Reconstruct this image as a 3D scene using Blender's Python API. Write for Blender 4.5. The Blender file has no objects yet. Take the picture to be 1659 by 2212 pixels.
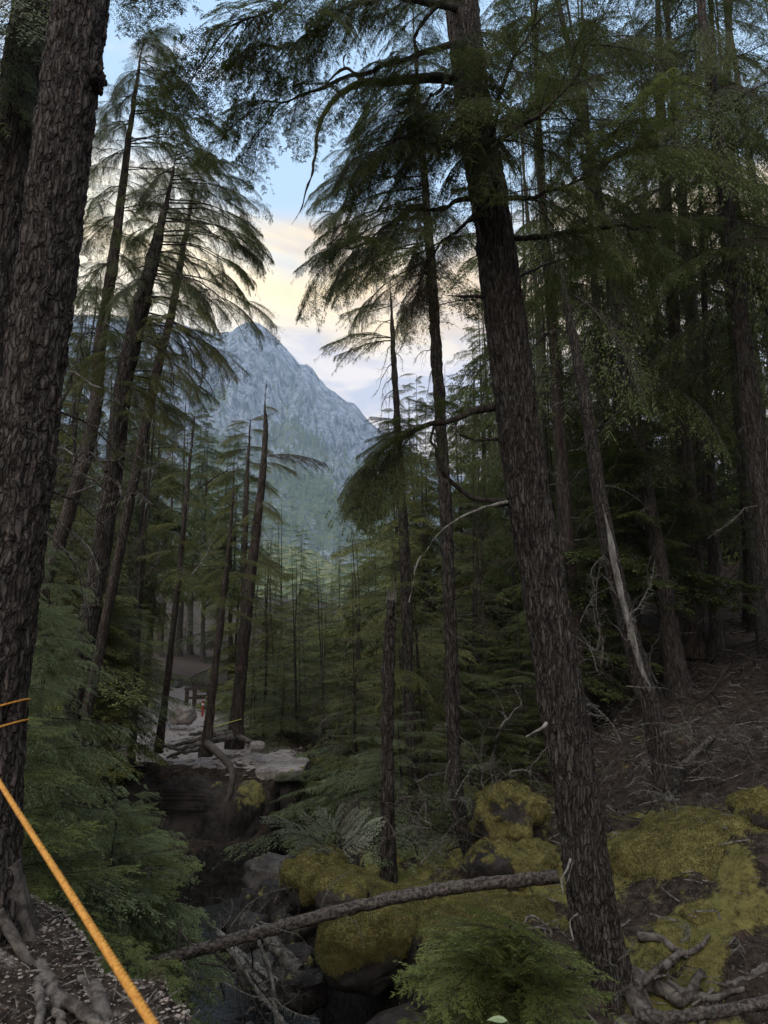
import bpy, math, random
import numpy as np
from mathutils import Vector, Matrix, Quaternion

R = math.radians
rng = np.random.default_rng(11)
random.seed(5)
S = bpy.context.scene
COL = S.collection

# ------------------------------------------------------------------ camera
EYE = 1.6
PITCH = R(11.3)
FPX = 1475.0                       # focal length in the 1659 x 2212 measuring grid
cam_d = bpy.data.cameras.new('camera')
cam = bpy.data.objects.new('camera', cam_d)
COL.objects.link(cam)
cam.location = (0, 0, EYE)
cam.rotation_euler = (R(90) + PITCH, 0, 0)
cam_d.sensor_fit = 'VERTICAL'
cam_d.sensor_height = 36.0
cam_d.lens = 36.0 * FPX / 2212.0
cam_d.clip_start = 0.05
cam_d.clip_end = 9000
cam_d.dof.use_dof = True
cam_d.dof.focus_distance = 13.0
cam_d.dof.aperture_fstop = 8.0
S.camera = cam

# ------------------------------------------------------------------ world
SUN_EL, SUN_AZ = R(58), R(-150)    # high soft light through the thin overcast
w = bpy.data.worlds.new('World')
S.world = w
w.use_nodes = True
nt = w.node_tree
nt.nodes.clear()


class NB:
    """small node-tree builder"""
    def __init__(self, nt):
        self.nt = nt

    def n(self, typ, **kw):
        nd = self.nt.nodes.new(typ)
        for k, v in kw.items():
            if k.startswith('i_'):
                key = k[2:]
                key = int(key) if key.isdigit() else key.replace('_', ' ')
                nd.inputs[key].default_value = v
            else:
                setattr(nd, k, v)
        return nd

    def link(self, a, b):
        self.nt.links.new(a, b)

    def math(self, op, a, b=None, c=None, clamp=False):
        nd = self.n('ShaderNodeMath', operation=op, use_clamp=clamp)
        for i, v in enumerate((a, b, c)):
            if v is None:
                continue
            if isinstance(v, (int, float)):
                nd.inputs[i].default_value = v
            else:
                self.link(v, nd.inputs[i])
        return nd.outputs[0]

    def smooth(self, v, a, b, lo=0.0, hi=1.0):
        nd = self.n('ShaderNodeMapRange', interpolation_type='SMOOTHSTEP')
        self.link(v, nd.inputs[0])
        for i, x in zip((1, 2, 3, 4), (a, b, lo, hi)):
            nd.inputs[i].default_value = x
        return nd.outputs[0]

    def mix(self, f, a, b, blend='MIX'):
        nd = self.n('ShaderNodeMix', data_type='RGBA', blend_type=blend)
        for sock, v in ((nd.inputs[0], f), (nd.inputs[6], a), (nd.inputs[7], b)):
            if isinstance(v, (int, float)):
                sock.default_value = v
            elif isinstance(v, (tuple, list)):
                sock.default_value = (*v[:3], 1)
            else:
                self.link(v, sock)
        return nd.outputs[2]

    def noise(self, vec, scale, detail=4, rough=0.55, dist=0.0):
        nd = self.n('ShaderNodeTexNoise')
        nd.inputs['Scale'].default_value = scale
        nd.inputs['Detail'].default_value = detail
        nd.inputs['Roughness'].default_value = rough
        nd.inputs['Distortion'].default_value = dist
        if vec is not None:
            self.link(vec, nd.inputs['Vector'])
        return nd.outputs[0]

    def mapping(self, vec, scale=(1, 1, 1), rot=(0, 0, 0), loc=(0, 0, 0)):
        nd = self.n('ShaderNodeMapping')
        nd.inputs['Scale'].default_value = scale
        nd.inputs['Rotation'].default_value = rot
        nd.inputs['Location'].default_value = loc
        self.link(vec, nd.inputs['Vector'])
        return nd.outputs[0]


b = NB(nt)
tc = b.n('ShaderNodeTexCoord')
sky = b.n('ShaderNodeTexSky', sky_type='NISHITA')
sky.sun_disc = False
sky.sun_elevation = SUN_EL
sky.sun_rotation = SUN_AZ
sky.altitude = 1000
sky.air_density = 1.0
sky.dust_density = 1.2
sep = b.n('ShaderNodeSeparateXYZ')
b.link(tc.outputs['Generated'], sep.inputs[0])
zz = sep.outputs[2]
warp = b.noise(b.mapping(tc.outputs['Generated'], (1.2, 1.2, 3.4), (0, R(14), 0)), 2.2, 6, 0.58, 0.4)
fine = b.noise(b.mapping(tc.outputs['Generated'], (1.0, 1.0, 3.2), (0, R(20), 0), (3, 1, 2)), 5.5, 7, 0.6, 0.6)
ze = b.math('ADD', zz, b.math('MULTIPLY', b.math('SUBTRACT', warp, 0.5), 0.30))
low = b.smooth(ze, 0.585, 0.50)                         # the cloud deck over the ridge
wis = b.smooth(warp, 0.53, 0.66)                         # high thin wisps
mask = b.math('MAXIMUM', low, b.math('MULTIPLY', wis, 0.85))
blue = b.mix(b.smooth(zz, 0.35, 0.95), (3.7, 4.8, 5.8), (2.6, 4.0, 5.8))
blue = b.mix(0.25, blue, b.mix(1.0, sky.outputs[0], (1.0, 1.0, 1.0), 'MULTIPLY'))
peach = b.mix(b.smooth(fine, 0.38, 0.62), (5.4, 3.9, 2.2), (7.0, 5.4, 2.9))
lav = b.mix(b.smooth(fine, 0.42, 0.60), (3.3, 3.35, 3.9), (5.3, 4.75, 4.4))
deck = b.mix(b.smooth(ze, 0.40, 0.50), lav, peach)
hi = b.mix(b.smooth(fine, 0.3, 0.7), (4.5, 3.85, 3.6), (5.7, 4.8, 4.1))
cloud = b.mix(b.smooth(ze, 0.56, 0.62), deck, hi)
skycol = b.mix(mask, blue, cloud)
gd = b.n('ShaderNodeVectorMath', operation='DOT_PRODUCT')
b.link(tc.outputs['Generated'], gd.inputs[0])
gd.inputs[1].default_value = (math.sin(R(-24)) * math.cos(R(26)), math.cos(R(-24)) * math.cos(R(26)), math.sin(R(26)))
skycol = b.mix(b.math('MULTIPLY', b.smooth(gd.outputs['Value'], 0.965, 1.0), 0.6), skycol, (8.0, 6.8, 4.3))
bg = b.n('ShaderNodeBackground')
bg.inputs[1].default_value = 0.125
b.link(skycol, bg.inputs[0])
out = b.n('ShaderNodeOutputWorld')
b.link(bg.outputs[0], out.inputs[0])

sun_d = bpy.data.lights.new('sun', 'SUN')
sun_d.energy = 1.5
sun_d.angle = R(70)
sun_d.color = (1.0, 0.95, 0.88)
sun = bpy.data.objects.new('sun', sun_d)
COL.objects.link(sun)
_d = Vector((math.sin(SUN_AZ) * math.cos(SUN_EL), math.cos(SUN_AZ) * math.cos(SUN_EL), math.sin(SUN_EL)))
sun.rotation_euler = (-_d).to_track_quat('-Z', 'Y').to_euler()

S.view_settings.view_transform = 'Standard'
S.view_settings.look = 'None'
S.view_settings.gamma = 1
S.view_settings.use_curve_mapping = False
S.view_settings.exposure = 0.88
S.render.engine = 'CYCLES'
S.cycles.use_denoising = True
S.cycles.max_bounces = 6
S.cycles.diffuse_bounces = 3
S.cycles.glossy_bounces = 2
S.cycles.transmission_bounces = 3
S.cycles.volume_bounces = 1
S.cycles.transparent_max_bounces = 4

# ------------------------------------------------------------------ helpers
CP, SP = math.cos(PITCH), math.sin(PITCH)


def U(x, y, t):
    """the place seen at (x, y) of the measuring grid, t metres along the view axis"""
    a, c = (x - 829.5) / FPX, (1106 - y) / FPX
    return Vector((a * t, (CP - c * SP) * t, EYE + (SP + c * CP) * t))


def hash3(ix, iy, iz, seed):
    h = (ix * 374761393 + iy * 668265263 + iz * 2147483647 + seed * 974711) & 0xFFFFFFFF
    h = ((h ^ (h >> 13)) * 1274126177) & 0xFFFFFFFF
    h = ((h ^ (h >> 16)) * 2246822519) & 0xFFFFFFFF
    return ((h ^ (h >> 15)) & 0xFFFF) / 65535.0


def vnoise(p, seed=0):
    p = np.asarray(p, float)
    i = np.floor(p).astype(np.int64)
    f = p - i
    f = f * f * f * (f * (f * 6 - 15) + 10)
    r = 0
    for dx in (0, 1):
        for dy in (0, 1):
            for dz in (0, 1):
                wgt = (f[:, 0] if dx else 1 - f[:, 0]) * (f[:, 1] if dy else 1 - f[:, 1]) * (f[:, 2] if dz else 1 - f[:, 2])
                r = r + wgt * hash3(i[:, 0] + dx, i[:, 1] + dy, i[:, 2] + dz, seed)
    return r * 2 - 1


def fbm(p, octv=4, seed=0, gain=0.5, ridged=False):
    p = np.asarray(p, float)
    s, a, tot = 0, 1.0, 0
    for k in range(octv):
        v = vnoise(p * (2.03 ** k) + 17.3 * k, seed + k)
        if ridged:
            v = 1 - 2 * np.abs(v)
        s = s + a * v
        tot += a
        a *= gain
    return s / tot


def sst(v, a, c):
    t = np.clip((v - a) / (c - a), 0, 1)
    return t * t * (3 - 2 * t)


class MB:
    """collects vertices and faces as arrays, then links ONE mesh"""
    def __init__(self):
        self.v, self.f, self.m, self.t, self.n = [], [], [], [], 0

    def add(self, v, faces, mat=0, tone=None):
        v = np.asarray(v, float).reshape(-1, 3)
        faces = np.asarray(faces, np.int64)
        if faces.size == 0:
            return
        self.v.append(v)
        self.f.append(faces + self.n)
        self.m.append(np.full(len(faces), mat, np.int32))
        if tone is None:
            tone = np.full(len(v), 0.5)
        elif np.isscalar(tone):
            tone = np.full(len(v), tone)
        self.t.append(np.asarray(tone, float))
        self.n += len(v)

    def mesh(self, name, mats, smooth=False, attrs=None):
        me = bpy.data.meshes.new(name)
        v = np.concatenate(self.v).astype(np.float32)
        me.vertices.add(len(v))
        me.vertices.foreach_set('co', v.ravel())
        nl = sum(f.size for f in self.f)
        npoly = sum(len(f) for f in self.f)
        me.loops.add(nl)
        me.polygons.add(npoly)
        me.loops.foreach_set('vertex_index', np.concatenate([f.ravel() for f in self.f]).astype(np.int32))
        sizes = np.concatenate([np.full(len(f), f.shape[1]) for f in self.f])
        starts = np.concatenate([[0], np.cumsum(sizes)[:-1]]).astype(np.int32)
        me.polygons.foreach_set('loop_start', starts)
        me.polygons.foreach_set('material_index', np.concatenate(self.m))
        me.polygons.foreach_set('use_smooth', np.full(npoly, smooth))
        at = me.attributes.new('tone', 'FLOAT', 'POINT')
        at.data.foreach_set('value', np.concatenate(self.t).astype(np.float32))
        if attrs:
            for k, val in attrs.items():
                a2 = me.attributes.new(k, 'FLOAT', 'POINT')
                a2.data.foreach_set('value', np.asarray(val, np.float32))
        for m in mats:
            me.materials.append(m)
        me.update(calc_edges=True)
        me.validate()
        return me


def frames(P):
    P = np.asarray(P, float)
    T = np.gradient(P, axis=0)
    T /= np.linalg.norm(T, axis=1)[:, None] + 1e-12
    up = np.array([0, 0, 1.0]) if abs(T[0, 2]) < 0.9 else np.array([1.0, 0, 0])
    N = np.zeros_like(P)
    n = up - T[0] * (up @ T[0])
    n /= np.linalg.norm(n)
    for i in range(len(P)):
        n = n - T[i] * (n @ T[i])
        n /= np.linalg.norm(n) + 1e-12
        N[i] = n
    return T, N, np.cross(T, N)


def resample(P, n, jitter=0.0, seed=0):
    """a smooth (Catmull-Rom) curve through the points"""
    P = np.asarray([tuple(p) for p in P], float)
    if len(P) == 2:
        Q = P[0] + (P[1] - P[0]) * np.linspace(0, 1, n)[:, None]
    else:
        E = np.vstack([2 * P[0] - P[1], P, 2 * P[-1] - P[-2]])
        u = np.linspace(0, len(P) - 1 - 1e-9, n)
        i = np.floor(u).astype(int)
        f = (u - i)[:, None]
        p0, p1, p2, p3 = E[i], E[i + 1], E[i + 2], E[i + 3]
        Q = 0.5 * (2 * p1 + (p2 - p0) * f + (2 * p0 - 5 * p1 + 4 * p2 - p3) * f ** 2 + (3 * p1 - p0 - 3 * p2 + p3) * f ** 3)
    if jitter:
        s = np.linspace(0, 1, n) * max(4, n / 3)
        for k in range(3):
            Q[:, k] += jitter * vnoise(np.c_[s, np.full(n, k * 7.1), np.full(n, seed * 3.7)], seed) * np.minimum(1, np.linspace(0, 3, n))
    return Q


def tube(mb, P, rad, ns=6, mat=0, tone=0.5, disp=None, cap=True):
    P = np.asarray(P, float)
    rad = np.broadcast_to(np.asarray(rad, float), (len(P),))
    T, N, B = frames(P)
    th = np.linspace(0, 2 * math.pi, ns, endpoint=False)
    ring = N[:, None, :] * np.cos(th)[None, :, None] + B[:, None, :] * np.sin(th)[None, :, None]
    rr = np.repeat(rad[:, None], ns, 1)
    if disp is not None:
        rr = rr + disp(P, th, rad)
    V = P[:, None, :] + ring * rr[:, :, None]
    n = len(P)
    i = np.arange(n - 1)[:, None] * ns
    j = np.arange(ns)[None, :]
    j2 = (j + 1) % ns
    F = np.stack([i + j, i + j2, i + ns + j2, i + ns + j], -1).reshape(-1, 4)
    mb.add(V.reshape(-1, 3), F, mat, tone)
    if cap:
        for k, c in ((0, P[0]), (n - 1, P[-1])):
            ringv = V[k]
            vv = np.vstack([ringv, c[None]])
            a = np.arange(ns)
            ff = np.c_[a, (a + 1) % ns, np.full(ns, ns)]
            if k == 0:
                ff = ff[:, ::-1]
            mb.add(vv, ff, mat, tone)


def rot_to(vx, roll=0.0):
    """rotation matrix (3x3 numpy) that takes +X to vx, keeping Z as upright as it can"""
    x = np.asarray(vx, float)
    x = x / np.linalg.norm(x)
    up = np.array([0, 0, 1.0])
    y = np.cross(up, x)
    if np.linalg.norm(y) < 1e-4:
        y = np.array([0, 1.0, 0])
    y /= np.linalg.norm(y)
    z = np.cross(x, y)
    M = np.stack([x, y, z], 1)
    c, s = math.cos(roll), math.sin(roll)
    return M @ np.array([[1, 0, 0], [0, c, -s], [0, s, c]])


def link(name, me, parent=None, M=None):
    o = bpy.data.objects.new(name, me)
    COL.objects.link(o)
    if parent is not None:
        o.parent = parent
    if M is not None:
        o.matrix_basis = M
    return o


def tag(o, label=None, cat=None, group=None, kind=None):
    if label:
        o['label'] = label
    if cat:
        o['category'] = cat
    if group:
        o['group'] = group
    if kind:
        o['kind'] = kind
    return o


def empty(name, loc):
    o = bpy.data.objects.new(name, None)
    COL.objects.link(o)
    o.location = loc
    o.empty_display_size = 0.2
    return o


def mat4(Rm, loc, s=1.0):
    M = Matrix.Identity(4)
    s3 = (s, s, s) if np.isscalar(s) else s
    for i in range(3):
        for j in range(3):
            M[i][j] = float(Rm[i][j]) * s3[j]
        M[i][3] = float(loc[i])
    return M


# ------------------------------------------------------------------ materials
def new_mat(name, rough=0.8, spec=0.2):
    m = bpy.data.materials.new(name)
    m.use_nodes = True
    b = NB(m.node_tree)
    p = m.node_tree.nodes['Principled BSDF']
    p.inputs['Roughness'].default_value = rough
    p.inputs['Specular IOR Level'].default_value = spec
    return m, b, p


def attr(b, name):
    return b.n('ShaderNodeAttribute', attribute_name=name).outputs['Fac']


def bump(b, p, h, strength, dist):
    nd = b.n('ShaderNodeBump')
    nd.inputs['Strength'].default_value = strength
    nd.inputs['Distance'].default_value = dist
    b.link(h, nd.inputs['Height'])
    b.link(nd.outputs[0], p.inputs['Normal'])


def leaf_mat(name, dark, light, hue=(0.10, 0.09, 0.03), trans=0.35, brown=0.1):
    m, b, p = new_mat(name, 0.55, 0.25)
    geo = b.n('ShaderNodeNewGeometry')
    oi = b.n('ShaderNodeObjectInfo')
    big = b.noise(geo.outputs['Position'], 0.9, 3)
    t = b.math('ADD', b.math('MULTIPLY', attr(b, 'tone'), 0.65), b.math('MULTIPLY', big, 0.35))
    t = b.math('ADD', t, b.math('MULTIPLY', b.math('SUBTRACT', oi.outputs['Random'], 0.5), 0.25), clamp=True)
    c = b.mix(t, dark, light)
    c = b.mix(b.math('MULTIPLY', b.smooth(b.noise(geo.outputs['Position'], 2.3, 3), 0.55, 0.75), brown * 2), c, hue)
    b.link(c, p.inputs['Base Color'])
    tr = b.n('ShaderNodeBsdfTranslucent')
    b.link(c, tr.inputs[0])
    mx = b.n('ShaderNodeMixShader')
    mx.inputs[0].default_value = trans
    b.link(p.outputs[0], mx.inputs[1])
    b.link(tr.outputs[0], mx.inputs[2])
    b.link(mx.outputs[0], m.node_tree.nodes['Material Output'].inputs[0])
    return m


def bark_mat(name, dark, light, lich=(0.16, 0.17, 0.14), lich_amt=0.35, vs=(9, 9, 1.6), bs=0.7, bd=0.02, plates=None):
    m, b, p = new_mat(name, 0.9, 0.15)
    tc = b.n('ShaderNodeTexCoord')
    v = b.mapping(tc.outputs['Object'], vs)
    n1 = b.noise(v, 2.2, 7, 0.65, 0.5)
    n2 = b.noise(tc.outputs['Object'], 1.3, 5, 0.6)
    n3 = b.noise(tc.outputs['Object'], 14, 5, 0.7)
    c = b.mix(b.smooth(n1, 0.36, 0.66), dark, light)
    h = b.math('ADD', n1, b.math('MULTIPLY', n3, 0.3))
    if plates:
        wn = b.n('ShaderNodeTexNoise')
        wn.inputs['Scale'].default_value = 5
        wn.inputs['Detail'].default_value = 4
        b.link(tc.outputs['Object'], wn.inputs['Vector'])
        add = b.n('ShaderNodeMix', data_type='VECTOR', blend_type='MIX') if False else b.n('ShaderNodeVectorMath', operation='MULTIPLY_ADD')
        b.link(wn.outputs['Color'], add.inputs[0])
        add.inputs[1].default_value = (0.09, 0.09, 0.30)
        b.link(tc.outputs['Object'], add.inputs[2])
        pv = b.mapping(add.outputs[0], plates)
        vo = b.n('ShaderNodeTexVoronoi', feature='DISTANCE_TO_EDGE')
        b.link(pv, vo.inputs['Vector'])
        vo.inputs['Scale'].default_value = 1.0
        vc = b.n('ShaderNodeTexVoronoi', feature='F1')
        b.link(pv, vc.inputs['Vector'])
        vc.inputs['Scale'].default_value = 1.0
        edge = b.smooth(b.math('ADD', vo.outputs['Distance'], b.math('MULTIPLY', b.math('SUBTRACT', n3, 0.5), 0.22)), 0.0, 0.20)
        sc_ = b.n('ShaderNodeSeparateColor')
        b.link(vc.outputs['Color'], sc_.inputs[0])
        plate = b.mix(b.math('ADD', b.math('MULTIPLY', sc_.outputs[0], 0.55), b.math('MULTIPLY', n3, 0.6)), dark, light)
        c = b.mix(0.38, c, plate)
        c = b.mix(b.math('MULTIPLY', b.math('SUBTRACT', 1.0, edge), 0.40), c, dark)
        h = b.math('ADD', b.math('MULTIPLY', edge, 0.9), b.math('ADD', b.math('MULTIPLY', n3, 0.35), b.math('MULTIPLY', sc_.outputs[1], 0.35)))
    lm = b.math('MULTIPLY', b.smooth(n2, 0.48, 0.68), b.smooth(n3, 0.48, 0.62))
    c = b.mix(b.math('MULTIPLY', lm, lich_amt), c, lich)
    b.link(c, p.inputs['Base Color'])
    bump(b, p, h, bs, bd)
    return m


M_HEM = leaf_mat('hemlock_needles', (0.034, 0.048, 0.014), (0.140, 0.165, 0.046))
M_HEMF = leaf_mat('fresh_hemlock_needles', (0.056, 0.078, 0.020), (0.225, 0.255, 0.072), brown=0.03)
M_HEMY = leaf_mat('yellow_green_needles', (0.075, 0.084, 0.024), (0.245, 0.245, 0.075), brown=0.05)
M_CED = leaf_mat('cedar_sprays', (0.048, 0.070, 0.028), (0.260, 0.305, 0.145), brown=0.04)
M_PALE = leaf_mat('pale_frond_scales', (0.22, 0.24, 0.17), (0.46, 0.48, 0.36), brown=0.08)
M_DRYN = leaf_mat('dry_brown_needles', (0.05, 0.035, 0.02), (0.12, 0.085, 0.05), brown=0.02)
M_LICH = leaf_mat('beard_lichen', (0.12, 0.13, 0.09), (0.24, 0.25, 0.18), brown=0.1)
M_BARK = bark_mat('dark_furrowed_bark', (0.013, 0.010, 0.008), (0.130, 0.108, 0.092), lich_amt=0.22, vs=(12, 12, 2.4), bs=1.0, bd=0.03, plates=(32, 32, 4.6))
M_BARK2 = bark_mat('brown_bark', (0.026, 0.019, 0.015), (0.125, 0.098, 0.080), vs=(7, 7, 1.2), bs=1.0, plates=(28, 28, 5))
M_BARKF = bark_mat('reddish_scaly_bark', (0.014, 0.011, 0.009), (0.140, 0.115, 0.100), lich_amt=0.22, vs=(13, 13, 4.5), bs=1.0, bd=0.03, plates=(36, 36, 6.5))
M_LOGB = bark_mat('fallen_log_bark', (0.026, 0.020, 0.017), (0.150, 0.122, 0.104), lich_amt=0.4, vs=(14, 14, 14), bs=0.9)
M_TWIG = bark_mat('dark_twig_bark', (0.020, 0.016, 0.013), (0.060, 0.048, 0.038), lich_amt=0.2)
M_DEAD = bark_mat('grey_dead_wood', (0.050, 0.041, 0.034), (0.20, 0.178, 0.152), lich_amt=0.5)
M_PALEW = bark_mat('bleached_wood', (0.11, 0.098, 0.086), (0.34, 0.315, 0.28), lich_amt=0.2)
M_ROOT = bark_mat('worn_root_bark', (0.040, 0.031, 0.026), (0.17, 0.145, 0.125), lich_amt=0.2, vs=(5, 5, 5), bs=0.5)


def ground_mat():
    m, b, p = new_mat('forest_floor', 0.95, 0.1)
    geo = b.n('ShaderNodeNewGeometry')
    P = geo.outputs['Position']
    n1 = b.noise(P, 1.4, 6, 0.62)
    n2 = b.noise(P, 9, 6, 0.68)
    n3 = b.noise(P, 48, 4, 0.7)
    litter = b.mix(b.smooth(n2, 0.35, 0.65), (0.018, 0.013, 0.010), (0.064, 0.045, 0.034))
    litter = b.mix(b.smooth(n3, 0.58, 0.70), litter, (0.20, 0.165, 0.13))
    moss = b.mix(b.smooth(n2, 0.3, 0.7), (0.065, 0.056, 0.018), (0.20, 0.17, 0.055))
    moss = b.mix(b.smooth(n1, 0.5, 0.7), moss, (0.12, 0.12, 0.04))
    stone = b.mix(b.smooth(n2, 0.3, 0.7), (0.20, 0.165, 0.148), (0.42, 0.358, 0.325))
    stone = b.mix(b.smooth(n1, 0.55, 0.75), stone, (0.24, 0.18, 0.145))
    wet = b.mix(b.smooth(n2, 0.35, 0.7), (0.012, 0.010, 0.009), (0.045, 0.038, 0.033))  # wet rock, coloured darker still to carry the ravine's shade
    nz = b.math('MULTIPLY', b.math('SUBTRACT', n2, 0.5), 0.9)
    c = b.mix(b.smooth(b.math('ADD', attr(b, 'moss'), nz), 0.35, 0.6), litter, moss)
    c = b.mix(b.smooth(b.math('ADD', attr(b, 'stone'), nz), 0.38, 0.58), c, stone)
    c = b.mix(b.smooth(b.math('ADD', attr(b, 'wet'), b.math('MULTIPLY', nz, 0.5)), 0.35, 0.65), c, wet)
    b.link(c, p.inputs['Base Color'])
    bump(b, p, b.math('ADD', n2, b.math('MULTIPLY', n3, 0.5)), 0.8, 0.05)
    return m


def rock_mat(name, c0, c1, moss_amt=1.0, gloss=0.85):
    m, b, p = new_mat(name, gloss, 0.25)
    tc = b.n('ShaderNodeTexCoord')
    P = tc.outputs['Object']
    n1 = b.noise(P, 1.6, 7, 0.62, 0.3)
    n2 = b.noise(P, 8, 7, 0.68)
    n3 = b.noise(P, 55, 4, 0.7)
    c = b.mix(b.smooth(n1, 0.35, 0.65), c0, c1)
    c = b.mix(b.math('MULTIPLY', b.smooth(n2, 0.5, 0.66), 0.6), c, tuple(x * 0.45 for x in c0))
    st = b.noise(b.mapping(P, (6, 6, 0.7)), 1.5, 4)
    c = b.mix(b.math('MULTIPLY', b.smooth(st, 0.55, 0.7), 0.5), c, tuple(x * 1.3 for x in c1))
    moss = b.mix(b.smooth(n2, 0.3, 0.7), (0.065, 0.056, 0.018), (0.21, 0.18, 0.058))
    moss = b.mix(b.smooth(n3, 0.5, 0.7), moss, (0.26, 0.22, 0.075))
    f = b.math('ADD', attr(b, 'moss'), b.math('MULTIPLY', b.math('SUBTRACT', n2, 0.5), 0.9))
    f = b.math('MULTIPLY', b.smooth(f, 0.40, 0.56), moss_amt)
    c = b.mix(f, c, moss)
    b.link(c, p.inputs['Base Color'])
    bump(b, p, b.math('ADD', n2, b.math('MULTIPLY', n3, 0.45)), 0.75, 0.05)
    return m


M_GROUND = ground_mat()
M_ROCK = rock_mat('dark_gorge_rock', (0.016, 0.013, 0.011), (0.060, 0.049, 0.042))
M_ROCKP = rock_mat('pale_trodden_rock', (0.17, 0.14, 0.126), (0.36, 0.31, 0.28))
M_ROCKG = rock_mat('grey_streambed_rock', (0.040, 0.034, 0.030), (0.125, 0.108, 0.096), 0.15, 0.6)


def simple_mat(name, c0, c1, scale=20, rough=0.8, spec=0.2, vs=(1, 1, 1), bs=0.4, bd=0.01):
    m, b, p = new_mat(name, rough, spec)
    tc = b.n('ShaderNodeTexCoord')
    n = b.noise(b.mapping(tc.outputs['Object'], vs), scale, 5, 0.65)
    c = b.mix(b.smooth(b.math('ADD', n, b.math('MULTIPLY', b.math('SUBTRACT', attr(b, 'tone'), 0.5), 0.7)), 0.3, 0.7), c0, c1)
    b.link(c, p.inputs['Base Color'])
    bump(b, p, n, bs, bd)
    return m


M_ROPE = simple_mat('orange_rope_fibre', (0.42, 0.17, 0.025), (0.78, 0.38, 0.075), 160, 0.65, 0.3, bs=0.6, bd=0.002)
M_YROPE = simple_mat('yellow_rope', (0.45, 0.40, 0.08), (0.6, 0.55, 0.15), 60)
M_RED = simple_mat('red_post_paint', (0.26, 0.03, 0.02), (0.38, 0.05, 0.03), 30)
M_WHITE = simple_mat('white_paint', (0.6, 0.6, 0.6), (0.8, 0.8, 0.8), 30)
M_TIMBER = simple_mat('weathered_bridge_timber', (0.030, 0.022, 0.017), (0.085, 0.065, 0.05), 8, vs=(1, 6, 6))
M_CHIP = simple_mat('stone_chips', (0.075, 0.056, 0.045), (0.32, 0.26, 0.22), 6)
M_LEAF = simple_mat('broad_green_leaf', (0.20, 0.26, 0.12), (0.42, 0.47, 0.27), 25, 0.5, 0.3)
M_MTUFT = leaf_mat('moss_shoots', (0.045, 0.040, 0.013), (0.235, 0.205, 0.062), (0.095, 0.060, 0.026), 0.15, 0.40)

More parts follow.
